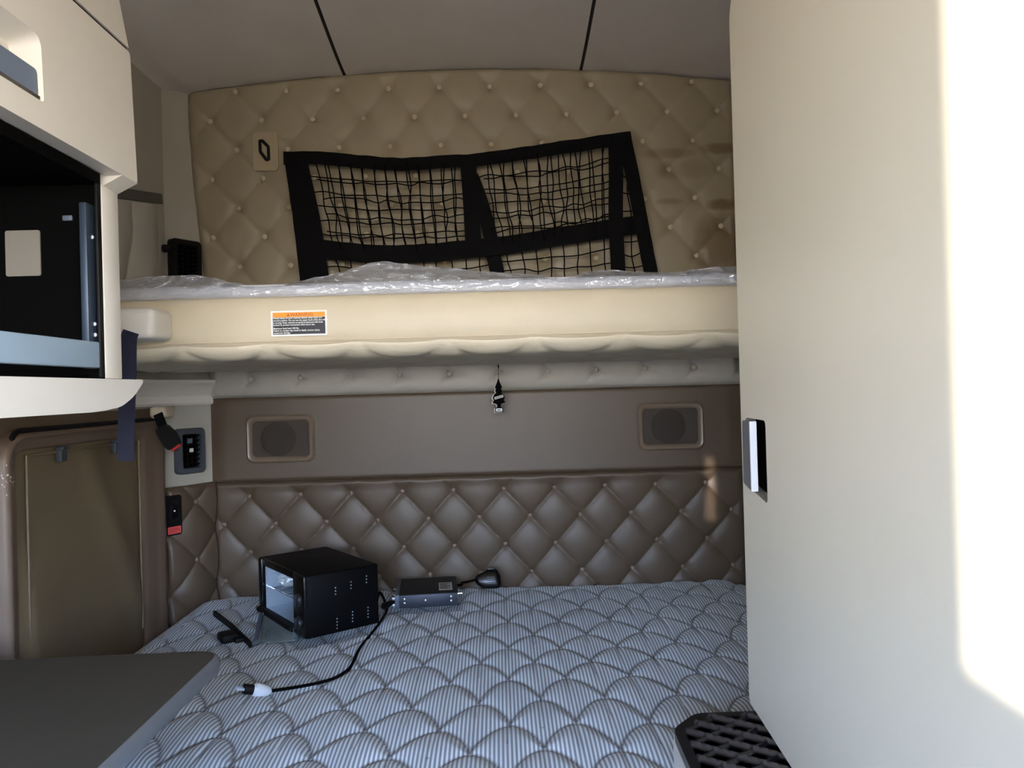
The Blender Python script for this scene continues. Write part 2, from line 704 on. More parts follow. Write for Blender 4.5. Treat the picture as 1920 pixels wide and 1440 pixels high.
# windshield wall
ws = rrect(-1.08, CZ - 0.12, 0.90, CZ + 0.72, 0.1)
bm = prism([[(XL - .05, 0), (XR + .05, 0), (XR + .05, CZ + 1.34), (XL - .05, CZ + 1.34)], ws], lambda u, v, t: Vector((u, t, v)), YF - .06, YF)
struct(obj('wall_front', bm, 'dash', smooth=False))
# back shell
bm = box(((XL + XR) / 2, 2.985, (CZ + 1.3) / 2), (XR - XL + .1, 0.03, CZ + 1.3))
struct(obj('wall_back', bm, 'pale_vinyl', smooth=False))

# ceiling: crowned headliner in three panels with dark gaps
seam1, seam2 = aty(645, 127, YB).x, aty(1089, 118, YB).x
prof = [(XL - .04, CZ + 1.095), (XL, CZ + 1.127), (XL + .03, CZ + 1.147)]
N = 60
xs = [XL + .06 + (XR - XL - .12) * i / N for i in range(N + 1)]
for s in (seam1, seam2):
    xs = [x for x in xs if abs(x - s) > .02]
    xs += [s - .02, s - .0058, s - .0028, s + .0028, s + .0058, s + .02]
xs.sort()
for x in xs:
    z = ceil_z(x) - .03 * max(0, 1 - (x - XL) / .25) ** 2
    for s in (seam1, seam2):
        d = abs(x - s)
        if d < .003:
            z += .006
        elif d < .006:
            z -= .0
        if d > .0055:
            z -= .006 * math.exp(-((d - .02) / .05) ** 2)
    prof.append((x, z))
prof += [(XR - .03, CZ + 1.137), (XR, CZ + 1.115), (XR + .04, CZ + 1.085)]
bm = bmesh.new()
ys = [YF - .1, -1, 0, 1, 1.6, 2.0, 2.1, 2.2, 2.3, 2.4, 2.5, 2.58, 2.65, 2.7, 2.75, 2.78, 2.82, 2.85, 2.87, 2.9, 2.93, 2.98]
rows = []
for y in ys:
    dz = lerp(.065, -.015, sstep(2.15, 2.95, y))
    rows.append([bm.verts.new((x, y, z + dz * min(1, (x - XL) / .2, (XR - x) / .2) if XL < x < XR else z)) for x, z in prof])
for A, B in zip(rows, rows[1:]):
    for k in range(len(prof) - 1):
        f = bm.faces.new((A[k], A[k + 1], B[k + 1], B[k]))
        xm = (prof[k][0] + prof[k + 1][0]) / 2
        if min(abs(xm - seam1), abs(xm - seam2)) < .0045:
            f.material_index = 1
top = box(((XL + XR) / 2, 0.6, CZ + 1.36), (XR - XL + .1, 4.9, 0.04))
merge(bm, top)
struct(obj('ceiling', bm, ['headliner', 'carpet'], angle=60))

# corner pillars (chamfered corners between side walls and back)
def pillar(name, xw, sgn):
    def fn(s, t):
        z = lerp(0.0, ZT + .03, t)
        b = (backleft(z) if sgn < 0 else BX1 + .02)
        x = lerp(xw, b, s)
        y = lerp(PA.y + .08 * sstep(CZ + .1, CZ + .35, z), YB + .015, s) + .012 * math.sin(math.pi * s)
        return Vector((x, y, z))
    return struct(obj(name, grid(fn, 8, 40), 'fabric_wall'))


pillar('trim_1', XL, -1)
pillar('trim_2', XR, 1)
PB = Vector((BX0, YB + .015, 0))
PN = Vector(((PB.y - PA.y), -(PB.x - PA.x), 0)).normalized()     # faces the cab
PNv = Vector((PN.x, PN.y, 0))
P0 = PA + PNv * 0.012

# lower left wall lining, brown, with a cream moulded ledge above it
zl = CZ - 0.035
bm = box((XL + .004, 1.92, zl / 2), (.008, 1.64, zl))
struct(obj('trim_3', bm, 'brown_wall', smooth=False))

# moulded ledge: swept along the left wall and the pillar to the tufted roll
ledge_prof = [(0, -.025), (.014, -.028), (.02, -.02), (.018, -.01), (.012, .005), (.03, .03), (.05, .05), (.05, .062), (0, .064)]
path = [(XL, 1.5), (XL, 2.3), (XL, 2.62), (XL + .015, 2.72), (XL + .07, 2.82), (BX0 + .0, 2.905)]
bm = bmesh.new()
rows = []
for i, (x, y) in enumerate(path):
    a = Vector(path[max(i - 1, 0)])
    b_ = Vector(path[min(i + 1, len(path) - 1)])
    t = (b_ - a).normalized()
    n = Vector((t.y, -t.x))
    rows.append([bm.verts.new((x + n.x * p[0], y + n.y * p[0], CZ + p[1])) for p in ledge_prof])
for A, B in zip(rows, rows[1:]):
    for k in range(len(ledge_prof)):
        bm.faces.new((A[k], A[(k + 1) % len(ledge_prof)], B[(k + 1) % len(ledge_prof)], B[k]))
bm.faces.new(rows[0])
bm.faces.new(rows[-1])
struct(obj('trim_4', bm, 'plastic_cream'))

# ------------------------------------------------------------------ tufted upholstery
def button_mesh(name, r, m, nrm=(0, -1, 0)):
    bm = bmesh.new()
    bmesh.ops.create_uvsphere(bm, u_segments=14, v_segments=8, radius=r)
    for v in bm.verts:
        v.co.y *= .55
    return bm


def tuft(u, v, u0, v0, p, rp, H, power, sharp):
    """height of diamond tufting over a lattice of buttons (u0,v0), pitch p, row pitch rp"""
    r = (v - v0) / rp
    a = (u - u0) / p + r / 2
    b_ = (u - u0) / p - r / 2
    s = abs(math.sin(math.pi * a)) * abs(math.sin(math.pi * b_))
    h = s ** power
    # deep pull around each button
    ia, ib = round(a), round(b_)
    du = ((a - ia) + (b_ - ib)) / 2 * p
    dv = ((a - ia) - (b_ - ib)) * rp
    d2 = du * du + dv * dv
    pull = math.exp(-d2 / (sharp * sharp))
    return H * h, pull


UB = aty(823, 163, YB)           # one button of the upper panel
U2 = aty(779, 219, YB)
up_p = (aty(1297, 150, YB).x - aty(439, 170, YB).x) / 9
up_rp = (aty(823, 163, YB).z - aty(838, 490, YB).z) / 6
LB = aty(945, 917, YB)           # one button of the lower panel
lo_p = (aty(1232, 909, YB).x - aty(466, 932, YB).x) / 8
lo_rp = (aty(945, 917, YB).z - aty(947, 1022, YB).z) / 2
SB = aty(934, 698, YB - .03)
print('pitches', up_p, up_rp, lo_p, lo_rp)

UPZ0 = CZ + 0.20


def upper_pt(s, t):
    z1 = 0
    x = lerp(BX0, BX1, s)
    zt = ceil_z(x) - .018
    z = lerp(UPZ0, zt, t)
    xl = backleft(z)
    x = lerp(xl, BX1, s)
    zt = ceil_z(x) - .018
    z = lerp(UPZ0, zt, t)
    h, pull = tuft(x, z, UB.x, UB.z, up_p, up_rp, .009, .26, .024)
    e = min(1, (x - xl) / .02, (BX1 - x) / .02, (zt - z) / .015)
    e = max(0, e)
    h = (h + .012) * math.sqrt(e) - pull * .014
    return Vector((x, YB + .012 - h, z))


up_panel = thing('tufted_wall_panel', 'cream diamond-tufted vinyl panel on the back wall above the upper bunk', 'wall panel', (CX, YB + .02, UPZ0))
obj('upholstery', grid(upper_pt, 280, 130), 'cream_stained', up_panel, angle=80)
src = obj('button', button_mesh('button', .0105, None), 'button_cream', up_panel)
first = True
for r in range(-9, 4):
    for i in range(-8, 9):
        x = UB.x + (i + (0.5 if r % 2 else 0)) * up_p
        z = UB.z + r * up_rp
        if not (backleft(z) + .03 < x < BX1 - .03 and UPZ0 + .06 < z < ceil_z(x) - .03):
            continue
        p = (x, YB + .006, z)
        if first:
            src.location = Vector(p) - WL[up_panel]
            WL[src] = Vector(p)
            first = False
        else:
            copy_part(src, up_panel, p)

# tufted roll just under the upper bunk
SZ0, SZ1 = aty(935, 733, YB).z, CZ + .17


def strip_pt(s, t):
    x = lerp(BX0, BX1, s)
    z = lerp(SZ0, SZ1, t)
    d = (x - SB.x) / strip_p
    i = round(d)
    du, dv = (d - i) * strip_p, z - SB.z
    r2 = du * du + dv * dv
    pull = math.exp(-r2 / .022 ** 2)
    ang = math.atan2(dv, du)
    crease = max(0, math.cos(ang * 3 + .5)) ** 4 * math.exp(-r2 / .055 ** 2) * .011
    bulge = math.sqrt(max(0, 1 - (2 * t - 1) ** 4)) * .05
    e = min(1, s / .02, (1 - s) / .02)
    return Vector((x, YB + .012 - bulge * max(0, e) ** .5 + pull * .016 + crease, z))


strip_p = (aty(1299, 687, YB).x - aty(476, 711, YB).x) / 9
roll = thing('tufted_bolster', 'pale buttoned vinyl bolster strip on back wall right under the upper bunk', 'bolster', (CX, YB + .02, SZ0))
obj('upholstery', grid(strip_pt, 320, 26), 'pale_vinyl', roll, angle=80)
for i in range(-5, 5):
    p = (SB.x + i * strip_p, YB - .030, SB.z)
    if not BX0 + .03 < p[0] < BX1 - .03:
        continue
    if i == -5:
        pb_ = button_mesh('button', .0105, None)
        for v in pb_.verts:
            v.co += Vector(p)
        srcp = obj('button', pb_, 'pale_vinyl', roll)
    else:
        copy_part(srcp, roll, p)

# smooth brown band that carries the speakers
PZ0, PZ1 = aty(945, 890, YB).z, SZ0 + .004


def band_pt(s, t):
    x = lerp(BX0, BX1, s)
    z = lerp(PZ0, PZ1, t)
    e = min(1, t / .035, (1 - t) / .04, s / .008, (1 - s) / .008)
    return Vector((x, YB + .014 - .014 * math.sqrt(max(0, e)), z))


band = obj('smooth_wall_cushion', grid(band_pt, 60, 60), 'brown_vinyl')
tag(band, 'smooth brown vinyl panel on the back wall holding two speakers', 'wall panel')

# lower tufted panel
LZ0, LZ1 = CZ - 0.80, PZ0 + .002


def lower_pt(s, t):
    x = lerp(BX0, BX1, s)
    z = lerp(LZ0, LZ1, t)
    h, pull = tuft(x, z, LB.x, LB.z, lo_p, lo_rp, .018, .30, .018)
    e = max(0, min(1, s / .012, (1 - s) / .012, (1 - t) / .03))
    dtop = (LZ1 - z)
    k = sstep(.0, .05, dtop)
    h = lerp(.022, h, k)
    return Vector((x, YB + .022 - (h + .006) * math.sqrt(e) + pull * .006 * k, z))


lo_panel = thing('tufted_headboard', 'brown diamond-tufted vinyl panel on the back wall behind the lower mattress', 'wall panel', (CX, YB + .02, LZ0))
obj('upholstery', grid(lower_pt, 330, 84), 'brown_vinyl', lo_panel, angle=80)
src2 = obj('button', button_mesh('button', .0092, None), 'button_brown', lo_panel)
first = True
for r in range(-6, 1):
    for i in range(-8, 8):
        x = LB.x + (i + (0.5 if r % 2 else 0)) * lo_p
        z = LB.z + r * lo_rp
        if not (BX0 + .02 < x < BX1 - .02 and z > CZ - .76):
            continue
        p = (x, YB + .017, z)
        if first:
            src2.location = Vector(p) - WL[lo_panel]
            WL[src2] = Vector(p)
            first = False
        else:
            copy_part(src2, lo_panel, p)

# tufted panel on the lower left corner pillar
fr_p = frame_at(PA, PNv)                      # u runs from the side wall to the back wall
PLEN = (PB - PA).length
cz1 = onp(360, 908, P0, PNv).z
cz0 = CZ - .8
b1 = onp(363, 940, P0, PNv)
b2 = onp(368, 1048, P0, PNv)
bu = (b1 - PA).dot((PB - PA).normalized())


def corner_pt(s, t):
    u = lerp(.0, PLEN, s)
    z = lerp(cz0, cz1, t)
    h, pull = tuft(u, z, bu, b1.z, lo_p, (b1.z - b2.z) / 2, .022, .42, .02)
    e = max(0, min(1, s / .06, (1 - s) / .05, (1 - t) / .04))
    p = fr_p(u, z, .010 + .012 * math.sin(math.pi * s) + (h + .003) * math.sqrt(e) - pull * .004)
    return p


corner = thing('corner_cushion', 'brown buttoned vinyl panel on left rear corner pillar below the lower air vent', 'wall panel', (PA.x + .05, PA.y + .08, cz0))
obj('upholstery', grid(corner_pt, 60, 110), 'brown_vinyl', corner, angle=80)
for q in (b1, b2):
    c = fr_p(bu, q.z, .026)
    b = copy_part(src2, corner, c)
    b.rotation_euler = (0, 0, math.atan2(PNv.x, -PNv.y))

# ------------------------------------------------------------------ speakers
def speaker(px0, py0, px1, py1, label):
    c = aty((px0 + px1) / 2, (py0 + py1) / 2, YB)
    w = (px1 - px0) / F * YB
    h = (py1 - py0) / F * YB * .985
    t = thing('speaker', label, 'speaker', c, 'speakers in the brown back panel')
    fn = frame_at(c, (0, -1, 0))
    bm = bmesh.new()
    # rounded ring with a sloping inner lip
    N_ = 6
    loops = []
    for inset, d in ((0, 0), (.002, .010), (.008, .016), (.016, .014), (.024, .004), (.024, .0)):
        L = rrect(-w / 2 + inset, -h / 2 + inset, w / 2 - inset, h / 2 - inset, .03 - inset * .5, N_)
        loops.append([bm.verts.new(fn(a, b_, d)) for a, b_ in L])
    for A, B in zip(loops, loops[1:]):
        for k in range(len(A)):
            bm.faces.new((A[k], A[(k + 1) % len(A)], B[(k + 1) % len(A)], B[k]))
    obj('bezel', bm, 'speaker_rim', t, angle=50)
    g = rrect(-w / 2 + .02, -h / 2 + .02, w / 2 - .02, h / 2 - .02, .02)
    obj('grille', prism([g], fn, .001, .004), 'grille', t)
    bm = disc(c + Vector((-.008, -.0035, 0)), (0, -1, 0), h * .36, .0022, 40, bev=.001)
    o = obj('speaker_cone', bm, 'cone', t)
    o['label'] = 'darker round driver showing through the grille'
    return t


speaker(463, 777, 590, 868, 'square brown speaker in the back panel above the toaster oven')
speaker(1194, 753, 1320, 845, 'square brown speaker in the back panel beside the tall cream wardrobe')

# ------------------------------------------------------------------ upper wall fittings
# tie-down plate
c = aty(500, 286, YB)
tp = thing('tie_down_plate', 'cream tie-down plate with black ring on tufted panel left of net', 'tie-down', c)
fn = frame_at(c + Vector((0, -.004, 0)), (0, -1, 0))
w, h = 46 / F * YB, 72 / F * YB
bm = prism([rrect(-w / 2, -h / 2, w / 2, h / 2, .014)], fn, -.006, .010)
bmesh.ops.bevel(bm, geom=[e for e in bm.edges if len(e.link_faces) == 2 and e.calc_face_angle(0) > 1], offset=.003, segments=2, affect='EDGES')
obj('plate', bm, 'tie_beige', tp)
bm = prism([rrect(-w * .30, -h * .34, w * .34, h * .36, .008)], fn, .0095, .0115)
obj('inset', bm, 'tie_beige', tp)
L = [(-.032 + .02, .042), (-.006 + .004, .044), (.016, .022), (.014, -.030), (.002, -.026), (-.014, .0)]
L = [aty(*q, YB - .018) for q in ((487, 264), (492, 264), (503, 275), (504, 299), (500, 300), (488, 284))]
ring = []
for i in range(len(L)):
    a, b_ = L[i], L[(i + 1) % len(L)]
    for k in range(3):
        ring.append(a.lerp(b_, k / 3))
obj('ring', tube(ring, .0058, 8, closed=True), 'black', tp)

# black vent on the upper pillar
def on_pillar(px, py, off=.0):
    return onp(px, py, P0 + PNv * off, PNv)


def pillar_rect(px0, py0, px1, py1):
    pts = [on_pillar(px0, (py0 + py1) / 2), on_pillar(px1, (py0 + py1) / 2), on_pillar((px0 + px1) / 2, py0), on_pillar((px0 + px1) / 2, py1)]
    return (pts[0] + pts[1]) / 2 * 1, (pts[1] - pts[0]).length, pts[2].z - pts[3].z


def vent(px0, py0, px1, py1, bez, lab, tilt=False):
    c, w, h = pillar_rect(px0, py0, px1, py1)
    c.z = (on_pillar((px0 + px1) / 2, py0).z + on_pillar((px0 + px1) / 2, py1).z) / 2
    t = thing('air_vent', lab, 'air vent', c, 'air vents on the left corner pillar')
    fn = frame_at(c, PNv)
    bm = bmesh.new()
    loops = []
    for inset, d in ((0, -.02), (.0, .006), (.003, .011), (.018, .011), (.020, .0), (.020, -.012)):
        Lp = rrect(-w / 2 + inset, -h / 2 + inset * 1.1, w / 2 - inset, h / 2 - inset * 1.1, max(.004, .016 - inset * .5))
        loops.append([bm.verts.new(fn(a, b_, d)) for a, b_ in Lp])
    for A, B in zip(loops, loops[1:]):
        for k in range(len(A)):
            bm.faces.new((A[k], A[(k + 1) % len(A)], B[(k + 1) % len(A)], B[k]))
    obj('bezel', bm, bez, t, angle=35)
    iw, ih = w - .04, h - .044
    obj('duct', boxfn(fn, -iw / 2 - .002, iw / 2 + .002, -ih / 2 - .002, ih / 2 + .002, -.018, -.014), 'black_deep', t)
    n = 7
    for k in range(n):
        z = -ih / 2 + (k + .5) * ih / n
        bm = bmesh.new()
        vs = [bm.verts.new(fn(a, z + b_, d)) for a, b_, d in ((-iw / 2, .004, .004), (iw / 2, .004, .004), (iw / 2, -.006, -.012), (-iw / 2, -.006, -.012), (-iw / 2, .0055, .0035), (iw / 2, .0055, .0035), (iw / 2, -.0045, -.0125), (-iw / 2, -.0045, -.0125))]
        for q in ((0, 1, 2, 3), (7, 6, 5, 4), (0, 4, 5, 1), (3, 2, 6, 7), (0, 3, 7, 4), (1, 5, 6, 2)):
            bm.faces.new([vs[i] for i in q])
        obj('louver', bm, 'black_gloss', t, smooth=False)
    for k in range(4):
        a = -iw / 2 + (k + .5) * iw / 4
        obj('fin', boxfn(fn, a - .0008, a + .0008, -ih / 2, ih / 2, -.012, -.002), 'black', t, smooth=False)
    return t, fn, iw, ih


vt, fn, iw, ih = vent(321, 450, 376, 530, 'black', 'black air vent on corner pillar just above the plastic-wrapped upper mattress')
vt, fn, iw, ih = vent(331, 803, 383, 888, 'vent_grey', 'grey-framed air vent on corner pillar beside the belt buckle')
obj('thumb_tab', boxfn(fn, -.008, .006, -.004, .010, .002, .010, .002), 'white', vt)
obj('control_tab', boxfn(fn, -.016, .004, .028, .046, .000, .008, .002), 'slate', vt)

# curtain on the left wall, above the bunk
c0 = atx(305, 372, XL + .02)


def curtain_pt(s, t):
    y = lerp(2.02, c0.y - .01, s)
    ztop = lerp(CZ + .56, atx(303, 385, XL).z, (y - 2.02) / (c0.y - 2.03))
    z = lerp(CZ + .275, ztop, t)
    fold = (y - 2.02) * 24 + (1 - t) * 3.2 + .8 * math.sin(t * 3 + s * 5)
    ridge = abs(math.sin(fold / 2)) ** .6
    amp = .045 * (0.35 + .65 * math.sin(math.pi * min(1, max(0, s * .9 + .1)))) * (1 - .4 * t)
    x = XL + .014 + amp * ridge + .006 * noise.noise(Vector((y * 9, z * 9, 0)))
    if t > .97 or s > .97:
        x = XL + .012
    return Vector((x, y, z))


cur = thing('window_curtain', 'grey-beige gathered curtain on the left wall beside the upper mattress', 'curtain', (XL + .02, 2.3, CZ + .2))
obj('cloth', grid(curtain_pt, 120, 60), 'curtain', cur, angle=80)
ya, yb = 2.02, c0.y
pth = [Vector((XL + .012, lerp(ya, yb, k / 8), lerp(CZ + .573, atx(303, 378, XL).z, k / 8))) for k in range(9)]
obj('curtain_track', ribbon(pth, .034, (0, 0, 1), .016), mat('track_grey', (92, 92, 88), .6), cur)
p = atx(306, 466, XL + .006)
obj('snap_fastener', disc(p, (1, 0, 0), .014, .030, 18, bev=.006), 'black', cur)

# ------------------------------------------------------------------ left lower wall: hatch
hx = XL + .008


def H(px, py):
    p = atx(px, py, hx + .02)
    return (p.y, p.z)


y1, _ = H(311, 1000)
ztr = H(285, 786)[1]
zl_ = H(95, 806)[1]
hz1 = (ztr + zl_) / 2
hz0 = CZ - .86
y0 = H(3, 1000)[0]
fnH = lambda u, v, t: Vector((hx + t, u, v))
hatch = thing('wall_hatch', 'brown framed hatch with vinyl cover on the left wall above the table', 'hatch', (hx, (y0 + y1) / 2, hz0))
outer = roundpoly([(y0, hz0), (y1, hz0), (y1, hz1), (y0, hz1)], .085, 10)
bm = bmesh.new()
loops = []
iy0, iy1 = H(36, 1000)[0], H(272, 1000)[0]
iz1 = H(200, 826)[1] + .0
izz = hz0 + .05


def inset_loop(a):
    return roundpoly([(lerp(y0, iy0, a), lerp(hz0, izz, a)), (lerp(y1, iy1, a), lerp(hz0, izz, a)), (lerp(y1, iy1, a), lerp(hz1, iz1, a)), (lerp(y0, iy0, a), lerp(hz1, iz1, a))], lerp(.085, .03, a), 10)


for a, d in ((0, 0), (.04, .022), (.14, .032), (.3, .034), (.42, .026), (.55, .022), (.85, .020), (.93, .016), (1, .006)):
    loops.append([bm.verts.new(fnH(u, v, d)) for u, v in inset_loop(a)])
for A, B in zip(loops, loops[1:]):
    for k in range(len(A)):
        bm.faces.new((A[k], A[(k + 1) % len(A)], B[(k + 1) % len(A)], B[k]))
obj('frame', bm, 'hatch_frame', hatch, angle=60)


def cover_pt(s, t):
    y = lerp(iy0 - .005, iy1 + .005, s)
    z = lerp(izz - .005, iz1 + .005, t)
    w_ = .010 * math.sin(5 * s + 6 * t * (1 - s)) + .016 * noise.noise(Vector((y * 3, z * 4, 2)))
    w_ += .012 * math.exp(-(((s - .85) * 1.0 + (t - .35) * .55) / .10) ** 2)
    e = min(1, s / .08, (1 - s) / .08, t / .08, (1 - t) / .08)
    return Vector((hx + .008 + .012 * e + w_ * e, y, z))


obj('cover', grid(cover_pt, 70, 60), 'hatch_cover', hatch, angle=80)
for a in (.10, .13):
    L = roundpoly([(lerp(iy0, iy1, a * .7), izz + .01), (lerp(iy0, iy1, 1 - a * .45), izz + .01), (lerp(iy0, iy1, 1 - a * .45), lerp(izz, iz1, .955)), (lerp(iy0, iy1, a * .7), lerp(izz, iz1, .955))], .02)
    break
# piping seam along the left side and the top of the cover
seam = [Vector((hx + .021, lerp(iy0, iy1, .05), lerp(izz, iz1, k / 10))) for k in range(10)] + [Vector((hx + .021, lerp(iy0, iy1, .05 + .9 * k / 14), iz1 - .012)) for k in range(15)] + [Vector((hx + .021, lerp(iy0, iy1, .95), lerp(iz1 - .012, izz, k / 10))) for k in range(1, 10)]
obj('piping', tube(seam, .0035, 6), 'hatch_cover', hatch)
gas = [fnH(u, v + .004, .024) for u, v in roundpoly([(lerp(y0, y1, .03), hz1 - .06), (lerp(y0, y1, .05), hz1 - .002), (lerp(y0, y1, .95), hz1 - .002)], [0, .05, 0], 8)]
o = obj('gasket', tube(gas, .007, 8), 'black', hatch)
o['label'] = 'black rubber strip along the top edge'
for px, py in ((117, 852), (218, 838)):
    p = atx(px, py, hx + .03)
    fn = lambda a, b_, t, p=p: Vector((p.x + t, p.y + a, p.z + b_))
    bm = boxfn(fn, -.014, .014, -.019, .016, -.012, .006, .003)
    boxfn(fn, -.016, .018, .012, .022, -.010, .012, .003, bm)
    obj('latch', bm, 'dark_slate', hatch)

# belt anchor and buckle
p = aty(304, 773, 2.63)
anchor = box((p.x, p.y, p.z), (.055, .08, .040), None, .012, 3)
an = obj('belt_anchor', anchor, 'plastic_beige')
tag(an, 'small beige plastic knob at the top of the left corner pillar', 'belt anchor')
a, b_, c_, d_ = aty(299, 782, 2.60), aty(313, 808, 2.585), aty(303, 803, 2.58), aty(334, 836, 2.57)
bk = thing('belt_buckle', 'black seat belt buckle with red button hanging from the beige knob', 'belt buckle', a)
dirv = (aty(331, 834, 2.57) - aty(306, 800, 2.57)).normalized()
obj('strap', ribbon([aty(296, 776, 2.585), aty(303, 795, 2.58), aty(313, 815, 2.575)], .030, (1, 0, .4), .006), 'webbing_black', bk)
mid = aty(316, 820, 2.565)
uu = dirv.cross(Vector((0, -1, 0))).normalized()
ww = Vector((0, -1, 0))
fnb = lambda a_, b__, t_: mid + uu * a_ + dirv * b__ + ww * t_
bm = prism([roundpoly([(-.020, -.040), (.018, -.044), (.026, .020), (.020, .040), (-.020, .040), (-.027, .0)], .01)], fnb, -.014, .014)
obj('housing', bm, 'black', bk)
bm = prism([roundpoly([(-.017, .034), (.017, .034), (.015, .047), (-.013, .047)], .003)], fnb, -.009, .010)
o = obj('release_button', bm, 'red', bk)
o['label'] = 'red release button'

# switch panel on the pillar
pn = P0 + PNv * .02
def onq(px, py):
    return onp(px, py, pn, PNv)
c = onq(323, 966)
w = (onq(338, 966) - onq(308, 966)).length
h = onq(323, 929).z - onq(323, 1004).z
sw = thing('switch_panel', 'tall black switch plate with red label on the left corner pillar', 'switch panel', c)
fn = frame_at(c, PNv)
bm = prism([rrect(-w / 2, -h / 2, w / 2, h / 2, .010)], fn, -.02, .010)
obj('plate', bm, 'black', sw)
bm = prism([rrect(-w * .25, -h * .14, w * .25, h * .36, .014)], fn, .009, .015)
obj('rocker_surround', bm, 'rubber', sw)
bm = prism([rrect(-w * .16, -h * .08, w * .16, h * .28, .010)], fn, .014, .021)
obj('rocker', bm, 'black_gloss', sw)
obj('indicator', disc(fn(-w * .08, h * .12, .0205), PNv, .003, .002, 10), 'white', sw)
bm = prism([rrect(-w * .40, -h * .46, w * .42, -h * .28, .003)], fn, .0098, .0112)
rl = obj('warning_tag', bm, 'red_label', sw)
rl['label'] = 'red warning tag'
bm = bmesh.new()
for z_, l_ in ((-.33, .5), (-.37, .62), (-.41, .4)):
    boxfn(fn, -w * .30, -w * .30 + w * l_, h * z_ - .0012, h * z_ + .0012, .0112, .0115, 0, bm)
obj('lettering', bm, mat('faded_red', (180, 50, 52), .5), rl, smooth=False)

# ------------------------------------------------------------------ upper bunk
BY0, BY1 = 2.05, 2.865
def bz(px, py):
    return aty(px, py, BY0).z
B_top, B_seam = bz(800, 548), bz(800, 641)
B_back = aty(935, 683, BY1).z
bunk = thing('upper_bunk', 'cream padded upper bunk folded down across the back of the cab', 'bunk', (CX, BY0, B_seam))
BXa, BXb = -1.175, 1.0
# front fascia profile, from the underside seam up and over the top
fp = [(BY0 + .03, B_seam - .008), (BY0 + .012, B_seam - .004), (BY0 + .003, B_seam + .012), (BY0 - .004, B_seam + .04), (BY0 - .004, B_seam + .07), (BY0 + .000, B_top - .022), (BY0 + .006, B_top - .007), (BY0 + .018, B_top), (BY0 + .06, B_top), (BY1, B_top - .01), (BY1, B_back + .03), (BY0 + .05, B_seam + .02)]
bm = bmesh.new()
rows = []
NX = 40
for i in range(NX + 1):
    x = lerp(BXa, BXb, i / NX)
    rows.append([bm.verts.new((x, y, z)) for y, z in fp])
for A, B in zip(rows, rows[1:]):
    for k in range(len(fp)):
        bm.faces.new((A[k], A[(k + 1) % len(fp)], B[(k + 1) % len(fp)], B[k]))
bm.faces.new(rows[0])
bm.faces.new(rows[-1])
obj('fascia', bm, 'bunk_vinyl', bunk, angle=50)
kx = aty(670, 650, BY0).x
kp = 166 / F * BY0


def under_pt(s, t):
    x = lerp(BXa, BXb, s)
    y = lerp(BY0 + .008, BY1, t)
    t = t * t
    y = lerp(BY0 + .004, BY1, t)
    q = min(1, (y - BY0 - .004) / .055)
    z = B_seam + .004 - .034 * math.sqrt(max(0, 1 - (1 - q) ** 2)) - (B_seam - B_back - .030) * t
    h, pull = tuft(x, y, kx, BY0 - .01, kp, .135, .014, .40, .02)
    k = sstep(-.03, .04, y - BY0)
    e = max(0, min(1, (1 - t) / .35, s / .01, (1 - s) / .01))
    return Vector((x, y - .5 * h * (1 - q), z + .006 * k * (1 - t) - h * k * e))


obj('underside', grid(under_pt, 260, 90), 'under_vinyl', bunk, angle=80)
# stitched seam along the front lower edge
obj('seam', tube([Vector((lerp(BXa, BXb, k / 40), BY0 + .0005, B_seam + .012)) for k in range(41)], .0016, 5), 'bunk_vinyl', bunk)
for px, py in ((595, 696), (1182, 679)):
    p = aty(px, py, BY1 - .02)
    bm = disc(p + Vector((0, 0, -.012)), (0, 0, 1), .019, .03, 16, bev=.004)
    obj('stop_bolt', bm, 'black', bunk)

# warning sticker on the fascia
c = aty(561, 606, BY0 - .0052)
fn0 = frame_at(c, (0, -1, 0))
tilt = math.radians(.0)
fn = lambda a_, b__, t_: fn0(a_, b__, t_ + .0006)
lw, lh = 104 / F * BY0, 47.5 / F * BY0
lab = obj('warning_label', prism([rrect(-lw / 2, -lh / 2, lw / 2, lh / 2, .002)], fn, 0, .0008), 'white', bunk)
lab['label'] = 'white-edged warning sticker with an orange band over black'
a0, a1 = -lw / 2 + .005, lw / 2 - .005
obj('orange_band', prism([[(a0, lh * .245), (a1, lh * .245), (a1, lh * .43), (a0, lh * .43)]], fn, .0008, .0011), 'orange', lab, smooth=False)
obj('black_field', prism([[(a0, -lh * .43), (a1, -lh * .43), (a1, lh * .235), (a0, lh * .235)]], fn, .0008, .0010), 'ink', lab, smooth=False)
bm = text_bm('WARNING', .0125, lambda a_, b__, t_: fn(a_ - lw * .155, b__ + lh * .272, .0013))
vs = [bm.verts.new(fn(a_, b__, .0013)) for a_, b__ in ((-lw * .215, lh * .265), (-lw * .165, lh * .265), (-lw * .19, lh * .41))]
bm.faces.new(vs)
obj('heading', bm, 'orange_dark', lab, smooth=False)
lines = ['Always fasten all bunk restraint latches when bunk is in',
         'stowed position. Do not use the upper bunk while the vehicle',
         'is moving. Keep restraint properly positioned with bunk',
         'latched to prevent movement when not in use.', '',
         'Maximum bunk load: 350 lbs.',
         'Failure to comply may result in death, serious injury,',
         'equipment damage.']
bm = bmesh.new()
zz = lh * .175
for s in lines:
    if s:
        merge(bm, text_bm(s, .0064, lambda a_, b__, t_, z_=zz: fn(a_ * .90 + a0 + .001, b__ + z_, .0013)))
        zz -= lh * .088
    else:
        zz -= lh * .045
obj('lettering', bm, 'white', lab, smooth=False)

